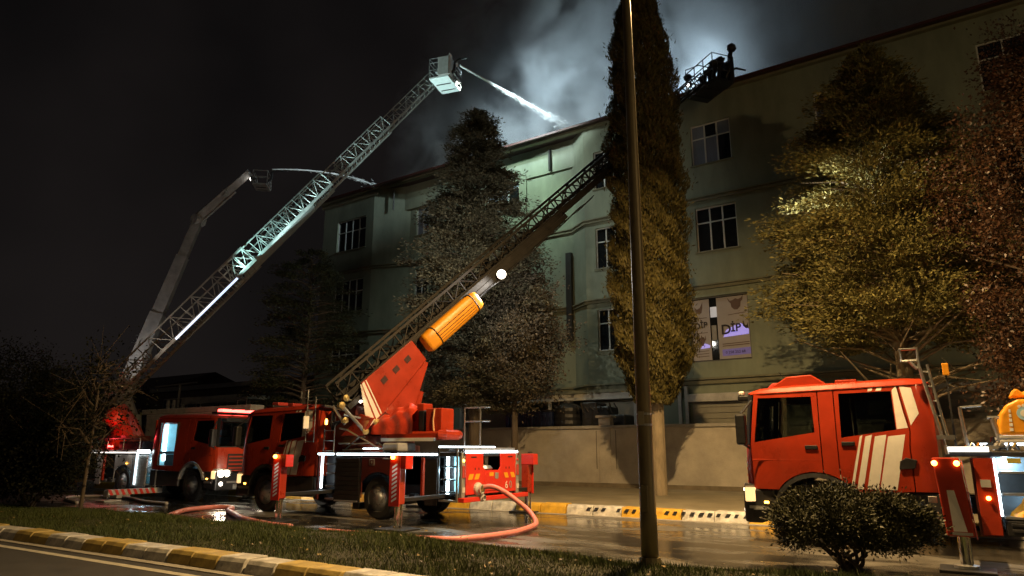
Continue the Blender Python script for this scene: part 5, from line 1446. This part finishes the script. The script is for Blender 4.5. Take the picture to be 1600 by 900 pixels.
# ------------------------------------------------------------------ vegetation
def leaf_cards(P, N, size, aspect, jitter=.5, droop=0.0, nrm=None):
    """P centres (n,3); N long axis of each leaf; nrm optional preferred facing"""
    n = len(P)
    d = N + rng.normal(0, jitter, (n, 3)); d[:, 2] -= droop
    d /= np.linalg.norm(d, axis=1, keepdims=True) + 1e-9
    r = rng.normal(0, 1, (n, 3)) if nrm is None else nrm + rng.normal(0, .38, (n, 3))
    s = np.cross(d, r); s /= np.linalg.norm(s, axis=1, keepdims=True) + 1e-9
    L = (size * rng.uniform(.6, 1.35, n))[:, None]; W = L * aspect
    v = np.empty((n, 4, 3))
    v[:, 0] = P - d * L * .5; v[:, 1] = P + s * W * .5; v[:, 2] = P + d * L * .5; v[:, 3] = P - s * W * .5
    return v.reshape(-1, 3)

BARK = mat('bark', (0.10, 0.075, 0.05), 0.85, var=.35, scale=6, bump=.6, bscale=14, stretch=(1, 1, .25))
BARKL = mat('pale_bark', (0.26, 0.21, 0.14), 0.85, var=.3, scale=5, bump=.5, bscale=14, stretch=(1, 1, .3))

def tree_root(name, label, cat, x, y, z=0.2, group=None):
    return thing(name, label, cat, (x, y, z), 0, group)

def conifer(label, x, y, H, r_of, nb, leaf, n_leaf, m, z0=1.6, trunk_r=.2, droop=.15, bark=None, clump=.5, lean=0.0, seed=0, group=None, name='conifer_tree', bare=0, up=.2, aspect=.32, gap=0.0, z_off=.2, plume=.9, sqz=.6):
    rg = np.random.default_rng(100 + seed)
    t = tree_root(name, label, 'tree', x, y, z_off, group)
    pts = [(0.03 * math.sin(k * 1.3), .03 * math.cos(k), H * .97 * k / 9) for k in range(10)]
    pts = [(p[0] + lean * p[2], p[1], p[2]) for p in pts]
    tr = MB().tube(pts, [trunk_r * (1 - .93 * k / 9) + .01 for k in range(10)], 12).build('trunk', bark or BARK, t)
    bb = MB(); P = []; D = []; NR = []
    for i in range(nb):
        f = (i + rg.random()) / nb
        z = z0 + (H - z0) * (f ** 1.08)
        fr = (z - z0) / (H - z0)
        rad = r_of(fr) * rg.uniform(.72, 1.12)
        a = i * 2.39996 + rg.normal(0, .35)
        L = max(rad, .12)
        dv = np.array([math.cos(a), math.sin(a), 0])
        base = np.array([lean * z, 0, z])
        tip = base + dv * L + np.array([0, 0, L * up - droop * L * L * .25])
        mid = (base + tip) / 2 + np.array([0, 0, .08 * L])
        if L > .5: bb.tube([base, mid, tip], [max(.012, .018 * L + .01), .012 * L + .006, .005], 5, caps=False)
        if gap and rg.random() < gap: continue
        # plumes along the outer part of the limb: flattened drooping clumps whose sprays face outwards
        npl = max(1, int(round(1 + L * plume)))
        for q in range(npl):
            u = (rg.uniform(.55, 1.0) if q else 1.0)
            c = (1 - u) ** 2 * base + 2 * u * (1 - u) * mid + u ** 2 * tip + rg.normal(0, .10 * L + .03, 3) * np.array([1, 1, .6])
            rad_ = clump * rg.uniform(.55, 1.15) * (.45 + .55 * min(1, L / 2.0))
            k = int(n_leaf / nb / npl * rg.uniform(.7, 1.3) * (.4 + .9 * L / max(.3, r_of(.3))))
            o_ = rg.normal(0, 1, (k, 3)); o_ /= np.linalg.norm(o_, axis=1, keepdims=True)
            o_ *= (rg.random((k, 1)) ** .45)
            o_[:, 2] = np.where(o_[:, 2] < 0, o_[:, 2] * .55, o_[:, 2])
            # lobes inside the plume
            lob = 1 + .35 * np.sin(o_[:, :1] * 7 + i) * np.sin(o_[:, 1:2] * 6 + q * 2)
            ext = dv * .35
            off = o_ * rad_ * lob * np.array([1, 1, sqz])
            off += np.outer(off @ dv, dv) * .5
            off[:, 2] -= droop * .8 * (np.linalg.norm(off[:, :2], axis=1)) ** 2 / max(rad_, .1) * .5
            P.append(c + off); out_ = o_ + np.array([0, 0, .25]); NR.append(out_)
            D.append(np.tile(dv + np.array([0, 0, up - droop]), (k, 1)) + o_ * .7)
    bb.build('limb', bark or BARK, t)
    if bare:
        b2 = MB()
        for i in range(bare):
            a = rg.uniform(0, 6.28); z = z0 * .50 + rg.random() * z0 * .85; L = rg.uniform(1.2, 3.4)
            p = [Vector((lean * z, 0, z)), Vector((math.cos(a) * L * .5, math.sin(a) * L * .5, z + L * .22)), Vector((math.cos(a + .2) * L, math.sin(a + .2) * L, z + L * .38 * rg.uniform(.2, 1.6)))]
            b2.tube(p, [.05, .034, .01], 6)
            b2.tube([p[1], p[1] + Vector((rg.normal(0, .4), rg.normal(0, .4), rg.uniform(.1, .5)))], [.018, .005], 5)
        b2.build('bare_branch', BARKL, t)
    P = np.concatenate(P); D = np.concatenate(D); NR = np.concatenate(NR)
    v = leaf_cards(P, D, leaf, aspect, .45, .1, NR)
    mobj('crown', tri_mesh('crown', v, 4), m, t)
    return t

CYP = leafmat('cypress_leaf', (0.035, 0.030, 0.008), (0.15, 0.125, 0.035), .6)
CON = leafmat('conifer_leaf', (0.038, 0.038, 0.022), (0.17, 0.155, 0.10), .6)
PIN = leafmat('pine_leaf', (0.050, 0.050, 0.016), (0.28, 0.25, 0.085), .55)
DRK2 = leafmat('unlit_leaf', (0.005, 0.006, 0.003), (0.016, 0.018, 0.009), .7, spec=.1)  # darkness of the unlit left edge put into the leaf colour
DRK = leafmat('dark_leaf', (0.018, 0.024, 0.012), (0.07, 0.075, 0.035), .55)
RDL = leafmat('russet_leaf', (0.026, 0.012, 0.007), (0.10, 0.050, 0.026), .42, spec=.4)
SHR = leafmat('shrub_leaf', (0.022, 0.024, 0.009), (0.060, 0.058, 0.022), .55, spec=.25)

mat_round = leafmat('brown_leaf', (0.030, 0.026, 0.018), (0.14, 0.115, 0.080), .6)
# tall columnar cypress on the pavement: a dense column of upright sprays
def cypress(label, x, y, H, R_, n, z0):
    rg = np.random.default_rng(77)
    t = tree_root('cypress_tree', label, 'tree', x, y, .2)
    MB().tube([(0, 0, 0), (.03, 0, z0), (0, .02, H * .6), (0, 0, H * .95)], [.25, .22, .12, .02], 12).build('trunk', BARKL, t)
    lb_ = MB()
    for k in range(40):
        z = z0 + (H * .8 - z0) * k / 70; a = k * 2.4; r = .75 * R_
        lb_.tube([(0, 0, z - .3), (math.cos(a) * r * .5, math.sin(a) * r * .5, z + .3), (math.cos(a) * r, math.sin(a) * r, z + 1.1)], [.03, .02, .006], 5, caps=False)
    lb_.build('limb', BARKL, t)
    f = rg.random(n); a = rg.uniform(0, 2 * np.pi, n); z = z0 - .3 + (H - z0 + .3) * f
    prof = np.minimum(1, .42 + f / .16) * np.where(f < .5, 1 - .06 * f, np.maximum(.03, 1 - .03 - ((f - .5) / .52) ** 2.3))
    lump = 1 + .09 * np.sin(a * 3 + z * 1.3) + .06 * np.sin(a * 7 - z * 2.9) + .09 * np.sin(a * 5 + z * 4.7) + .035 * np.sin(a * 13 + z * 9.1)
    dep = 1 - .34 * rg.random(n) ** 1.8
    stray = np.where(rg.random(n) < .07, rg.uniform(1.0, 1.22, n), 1)
    r = R_ * prof * lump * dep * stray
    P = np.stack([r * np.cos(a), r * np.sin(a), z], 1)
    out_ = np.stack([np.cos(a + .5 * np.sin(z * 5 + a * 6)), np.sin(a + .5 * np.sin(z * 5 + a * 6)), .25 * np.sin(z * 6 + a * 4)], 1)
    D = np.stack([np.cos(a) * .35, np.sin(a) * .35, np.ones(n)], 1)
    mobj('crown', tri_mesh('crown', leaf_cards(P, D, .15, .28, .42, 0, out_), 4), CYP, t)
    return t
cypress('tall dark columnar cypress standing on the pavement right behind the lamp post', -8.55, 22.6, 20.6, 1.31, 150000, 3.3)
def con_r(f): return 3.25 * (min(1, .42 + f * 2.2)) * (1 - f) ** .72 + .12
conifer('bushy grey green conifer between the middle engine and the factory with the ladder crossing it', -16.5, 23.2, 16.2, con_r, 360, .13, 210000, CON, 3.0, .28, .20, None, .66, 0, 2, gap=.10)
def pin_r(f): return 3.9 * (min(1, .60 + f * 1.4)) * (1 - f) ** .74 + .10
conifer('broad yellow green pine with pale bare lower branches behind the right engine', -1.15, 23.6, 14.2, pin_r, 320, .13, 240000, PIN, 4.5, .27, .16, BARKL, .70, 0, 3, bare=44, gap=.14, name='pine_tree')
def lef_r(f): return 3.1 * min(1, .5 + 1.3 * f) * (1 - f) ** .5 + .15
conifer('dim loose evergreen in front of the left corner of the factory', -28.3, 24.6, 11.8, lef_r, 130, .15, 42000, DRK, 2.5, .22, .2, None, .62, 0, 4, gap=.35)

def broadleaf(name, label, x, y, H, R_, n_leaf, leaf, m, z0, seed, trunk_r=.14, aspect=.55, z_off=.2, bark=None, dens=1.0, sq=1.0, group=None, nb=60):
    rg = np.random.default_rng(500 + seed)
    t = tree_root(name, label, 'tree', x, y, z_off, group)
    br = MB(); P = []; D = []
    br.tube([(0, 0, 0), (.05, 0, z0 * .6), (0, .05, z0), (.1, 0, H * .75)], [trunk_r, trunk_r * .8, trunk_r * .65, .03], 10)
    tr = br.build('trunk', bark or BARK, t)
    bb = MB()
    for i in range(nb):
        f = (i + rg.random()) / nb; z = z0 * .8 + (H * .9 - z0 * .8) * f
        prof = (math.sin(min(1, f * .85 + .22) * math.pi) ** .6) * R_ * rg.uniform(.6, 1.1)
        a = i * 2.4 + rg.normal(0, .4)
        base = np.array([0, 0, z]); tip = base + np.array([math.cos(a) * prof, math.sin(a) * prof * sq, prof * .55])
        mid = (base + tip) / 2 + rg.normal(0, .15, 3)
        bb.tube([base, mid, tip], [.03, .02, .006], 5, caps=False)
        for q in range(5):
            u = rg.uniform(.35, 1); c = base + (tip - base) * u
            e = c + rg.normal(0, .55, 3); bb.tube([c, e], [.01, .003], 4, caps=False)
            k = int(n_leaf / nb / 5)
            w = rg.random((k, 1)); P.append(c + (e - c) * w + rg.normal(0, .22, (k, 3))); D.append(np.tile(e - c, (k, 1)))
    bb.build('limb', bark or BARK, t)
    P = np.concatenate(P); D = np.concatenate(D)
    mobj('crown', tri_mesh('crown', leaf_cards(P, D, leaf, aspect, .9, .3), 4), m, t)
    return t
broadleaf('broadleaf_tree', 'tall russet leaved tree rising at the right edge behind the engine deck', 2.65, 20.6, 12.8, 2.45, 80000, .085, RDL, 2.2, 1, sq=.9)
broadleaf('round_tree', 'low rounded brownish tree beside the conifer, below the ladder lamp', -15.0, 23.8, 9.8, 2.0, 52000, .11, mat_round, 4.0, 5, .16)
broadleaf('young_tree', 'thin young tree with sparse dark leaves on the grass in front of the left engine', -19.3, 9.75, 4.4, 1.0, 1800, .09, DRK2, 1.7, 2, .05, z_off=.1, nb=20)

# dark shrubs at the left edge
def shrub(name, label, x, y, rx, ry, H, n_leaf, leaf, m, seed, z0=.0, stems=7, aspect=.5, twist=1.0, z_off=.1, bark=None, dome=False):
    rg = np.random.default_rng(900 + seed)
    t = tree_root(name, label, 'shrub', x, y, z_off)
    st = MB(); P = []; D = []
    tips = []
    for i in range(stems):
        a = 6.28 * i / stems + rg.normal(0, .3); p = Vector((rg.normal(0, .05), rg.normal(0, .05), 0)); pts = [p.copy()]
        for k in range(4):
            a += rg.normal(0, .5) * twist
            p = p + Vector((math.cos(a) * rx * .17, math.sin(a) * ry * .17, (z0 + .25 * (H - z0)) / 4.0)); pts.append(p.copy())
        st.tube(smooth_path(pts, 4), list(np.linspace(.034, .014, 17)), 6)
        for q in range(4):
            e = p + Vector((rg.normal(0, rx * .32), rg.normal(0, ry * .32), rg.uniform(.1, .45) * (H - z0))); st.tube([pts[3], p, e], [.018, .014, .005], 5); tips.append(e)
    st.build('stem', bark or BARK, t)
    # crown: leaf clusters over and inside a dome
    nc = 330; NR = []
    for i in range(nc):
        u = rg.random(); a = rg.uniform(0, 6.28); ph = math.asin(rg.uniform(-.35, 1))
        rr = rg.uniform(.55, 1.02) ** .5
        lump = 1 + .10 * math.sin(a * 3 + 1) + .08 * math.sin(a * 5 + ph * 4)
        c = np.array([rx * rr * math.cos(ph) * math.cos(a) * lump, ry * rr * math.cos(ph) * math.sin(a) * lump, z0 + (H - z0) * (.38 + .62 * rr * math.sin(ph)) * (1 if math.sin(ph) > 0 else 1)])
        if c[2] < (.43 if dome else z0 * .8): continue
        k = n_leaf // nc
        o = rg.normal(0, .075 if dome else .2, (k, 3)); P.append(c + o); D.append(o + np.array([math.cos(a) * .05, math.sin(a) * .05, .06])); NR.append(np.tile(np.array([math.cos(a) * math.cos(ph), math.sin(a) * math.cos(ph), math.sin(ph) + .3]), (k, 1)))
    P = np.concatenate(P); D = np.concatenate(D)
    mobj('crown', tri_mesh('crown', leaf_cards(P, D, leaf, aspect, .06 if dome else .3, 0, np.concatenate(NR)), 4), m, t)
    return t
shrub('clipped_shrub', 'domed clipped shrub with bare twisted stems on the median in front of the right engine', -1.50, 11.05, .97, .82, 1.09, 62000, .046, SHR, 1, .27, 12, .45, 2.4, .06, dome=True)
for i, (x, y, rx, H, lb_) in enumerate(((-23.2, 10.2, 2.0, 4.0, 'big unlit bush nearest the left edge of the picture'), (-21.6, 9.6, 1.0, 2.3, 'lower unlit bush to the right of the big one at the left'), (-27.5, 11.0, 2.6, 5.2, 'tallest dark bush behind the others at the left edge'))):
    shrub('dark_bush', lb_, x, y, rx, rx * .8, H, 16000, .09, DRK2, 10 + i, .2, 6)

# ------------------------------------------------------------------ water jets
WJ = mat('water_jet', (0.85, 0.90, 0.92), 0.6, var=.05, scale=4)
def jet(label, p0, p1, sag, r0, r1, n=30, spray=0):
    p0 = Vector(p0); p1 = Vector(p1); pts = []; rad = []
    for i in range(n + 1):
        u = i / n; p = p0.lerp(p1, u); p.z += sag * 4 * u * (1 - u)
        pts.append(p); rad.append((r0 + (r1 - r0) * u) * random.uniform(.96, 1.04))
    t = MB(); cut = int(n * .82)
    t.tube(pts[:cut], [r * (1 if i < cut * .6 else 1 - .8 * (i - cut * .6) / (cut * .4)) for i, r in enumerate(rad[:cut])], 8)
    axis = (p1 - p0).normalized(); sd = axis.orthogonal().normalized(); s2_ = axis.cross(sd)
    for k in range(40):
        u0 = random.random() ** .8 * .9; u1 = min(1.03, u0 + random.uniform(.05, .16)); a = random.uniform(0, 6.28); q = random.random() ** .7
        st = []
        for e in range(4):
            u = u0 + (u1 - u0) * e / 3; c = p0.lerp(p1, u); c.z += sag * 4 * u * (1 - u)
            spread = (r0 * .6 + r1 * 1.3 * u * u) * q * (1 + .15 * e)
            st.append(c + sd * math.cos(a) * spread + s2_ * math.sin(a) * spread - Vector((0, 0, .10 * u * u * random.random())))
        t.tube(st, [.004, .014 + .012 * random.random(), .012, .003], 5)
    for k in range(spray):
        u = random.random() ** .5; p = p0.lerp(p1, u); p.z += sag * 4 * u * (1 - u)
        w = r1 * 2.4 * u * u + r0 * .5
        q = p + Vector((random.gauss(0, w), random.gauss(0, w), random.gauss(-w * .7, w))); s = random.uniform(.004, .010)
        t.bar(q, q + axis * random.uniform(.03, .12) - Vector((0, 0, .02)), s, 4)
    return tag(t.build('water_jet', WJ), label, 'water jet', 'jets of water played on the fire')
nz1 = w2(CM2 @ Vector((.60, 1.55, .42)))
J1 = (nz1, Vector((-15.4, 30.2, 18.3)))
jet('bright white straight water jet from the white cage down onto the factory roof', J1[0], J1[1], .0, .05, .075, 24, 900)
jet('faint thin water jet curving from the far boom to the factory roof', (-31.0, 23.6, 17.1), (-28.6, 30.0, 17.7), .34, .035, .06, 24, 120)

# ------------------------------------------------------------------ lights carried by the engines, and added fills
C2w = CAGE2
# floods on the raised cages: they light smoke, roof and facade
lamp('cage_flood', 'SPOT', C2w + Vector((-.6, .9, 1.6)), 1750, (.66, .86, 1.0), C2w + Vector((-4.5, 10, 4.0)), .15, 140, .9)
lamp('cage_flood', 'SPOT', w2(CM2 @ Vector((0, 1.3, 1.0))), 5200, (.70, .90, 1.0), Vector((-17.5, 34, 20)), .15, 80, .9)
lamp('cage_flood', 'SPOT', w2(CM2 @ Vector((.2, 1.3, 1.0))), 3000, (.70, .90, 1.0), Vector((-11, 37, 25)), .15, 80, .9)
lamp('jet_fill_lamp', 'SPOT', C2w + Vector((-1.0, -.3, 1.2)), 9000, (.80, .97, 1.0), J1[0].lerp(J1[1], .6), .1, 34, .9)  # added side light to brighten the jet, not a fitted lamp
lamp('jet_fill_lamp', 'SPOT', nz1 + Vector((.9, -1.0, -.4)), 2500, (.85, 1.0, 1.0), J1[1], .1, 40, .9)  # added fill for the start of the jet, hung clear of the cage
lamp('cage_flood', 'SPOT', w2(CM2 @ Vector((.4, 1.2, .2))), 1700, (.62, 1.0, .70), Vector((-18.0, 29.9, 14.8)), .12, 46, .9)
lamp('cage_flood', 'SPOT', w2(CM2 @ Vector((-.3, 1.25, .2))), 1550, (.86, 1.0, .90), Vector((-20, 31, 9)), .12, 150, .9)
# searchlight low on the left ladder, throwing light up along its own sections
lamp('ladder_search_light', 'SPOT', w2(L2.P(6.4, .15, 1.0)), 1500, (.55, 1.0, .94), w2(L2.P(9.6, .35, .1)), .06, 50, .8)
lamp('ladder_search_light', 'SPOT', w2(L2.P(6.4, -.3, .9)), 11000, (.70, 1.0, .97), w2(L2.P(20.2, .1, .1)), .06, 16, .7)
lamp('ladder_foot_fill', 'SPOT', w2(L2.P(.6, -.2, 2.2)), 900, (1.0, .86, .70), w2(L2.P(5.5, .4, .1)), .06, 46, .9)  # added fill for the lower ladder, standing clear of the structure
lamp('boom_fill_light', 'SPOT', O3 + Vector((1.9, -1.2, 3.4)), 330, (1.0, .95, .90), O3 + (kb + el) * .5, .06, 70, .9)  # added fill to show the boom; no lamp seen on the turret
# lamps on the middle ladder
pw = E1.location + L1.P(6.6, .25, -.75)
lamp('ladder_work_lamp', 'SPOT', pw, 700, (1.0, .95, .82), pw + Vector((-1.6, 3.0, .6)), .08, 120, .7)
pw = E1.location + L1.P(6.0, -.42, .86)
lamp('ladder_work_lamp', 'SPOT', pw, 700, (1.0, .94, .86), pw + Vector((.8, -3, -1.4)), .1, 150, .7)
# headlights of the left engine
for y in (15.95 - 1.02, 15.95 + 1.02):
    lamp('headlight_beam', 'SPOT', (-20.86, y, .87), 380, (1.0, .88, .70), (-14, y - .6, .0), .06, 70, .6)
lamp('headlight_beam', 'SPOT', (-18.15, 14.2, .9), 70, (1.0, .86, .70), (-21.2, 15.2, 1.15), .06, 90, .8)
# red beacon glow on the young tree and turret at the left
lamp('beacon_glow', 'POINT', (-27.6, 14.6, 2.3), 30, (1.0, .05, .06), size=.08)
lamp('beacon_glow', 'POINT', (-21.9, 15.4, 3.15), 16, (1.0, .06, .06), size=.08)
# the visible lamp on the middle ladder also throws a beam across to the pine
pl_ = E1.location + L1.P(6.2, -.45, .85)
lamp('ladder_work_lamp', 'SPOT', pl_, 24000, (1.0, .97, .84), (-2.9, 21.9, 9.4), .05, 11, .6)

# ------------------------------------------------------------------ smoke
def smoke(name, label, x0, x1, y0, y1, z0, z1, dens, scale, thr, ctr, rad, colr=(.75, .78, .8)):
    o = MB().box(x0, x1, y0, y1, z0, z1).build(name, None)
    m = bpy.data.materials.new(name); m.use_nodes = True; n = m.node_tree; n.nodes.clear()
    o_ = n.nodes.new('ShaderNodeOutputMaterial'); pv = n.nodes.new('ShaderNodeVolumePrincipled')
    pv.inputs['Color'].default_value = (*colr, 1); pv.inputs['Anisotropy'].default_value = .1
    t = n.nodes.new('ShaderNodeTexCoord')
    x = n.nodes.new('ShaderNodeTexNoise'); x.inputs['Scale'].default_value = scale; x.inputs['Detail'].default_value = 8; x.inputs['Roughness'].default_value = .62; x.inputs['Distortion'].default_value = 1.1
    n.links.new(t.outputs['Object'], x.inputs['Vector'])
    mr = n.nodes.new('ShaderNodeMapRange'); mr.inputs['From Min'].default_value = thr; mr.inputs['From Max'].default_value = thr + .15
    n.links.new(x.outputs['Fac'], mr.inputs['Value'])
    # ellipsoid fall-off
    sb = n.nodes.new('ShaderNodeVectorMath'); sb.operation = 'SUBTRACT'; sb.inputs[1].default_value = ctr
    dv = n.nodes.new('ShaderNodeVectorMath'); dv.operation = 'DIVIDE'; dv.inputs[1].default_value = rad
    ln = n.nodes.new('ShaderNodeVectorMath'); ln.operation = 'LENGTH'
    n.links.new(t.outputs['Object'], sb.inputs[0]); n.links.new(sb.outputs[0], dv.inputs[0]); n.links.new(dv.outputs[0], ln.inputs[0])
    m2 = n.nodes.new('ShaderNodeMapRange'); m2.inputs['From Min'].default_value = 1.0; m2.inputs['From Max'].default_value = .25
    n.links.new(ln.outputs['Value'], m2.inputs['Value'])
    mu = n.nodes.new('ShaderNodeMath'); mu.operation = 'MULTIPLY'; n.links.new(mr.outputs[0], mu.inputs[0]); n.links.new(m2.outputs[0], mu.inputs[1])
    m3 = n.nodes.new('ShaderNodeMath'); m3.operation = 'MULTIPLY'; m3.inputs[1].default_value = dens; n.links.new(mu.outputs[0], m3.inputs[0])
    n.links.new(m3.outputs[0], pv.inputs['Density']); n.links.new(pv.outputs[0], o_.inputs['Volume'])
    o.data.materials.append(m)
    tag(o, label, 'smoke', kind='stuff')
    return o
smoke('smoke', 'pale lit smoke billowing up from the factory roof', -32, 8, 29.4, 46, 17.4, 38, .85, .30, .43, (-11, 36, 20), (21, 11, 17))
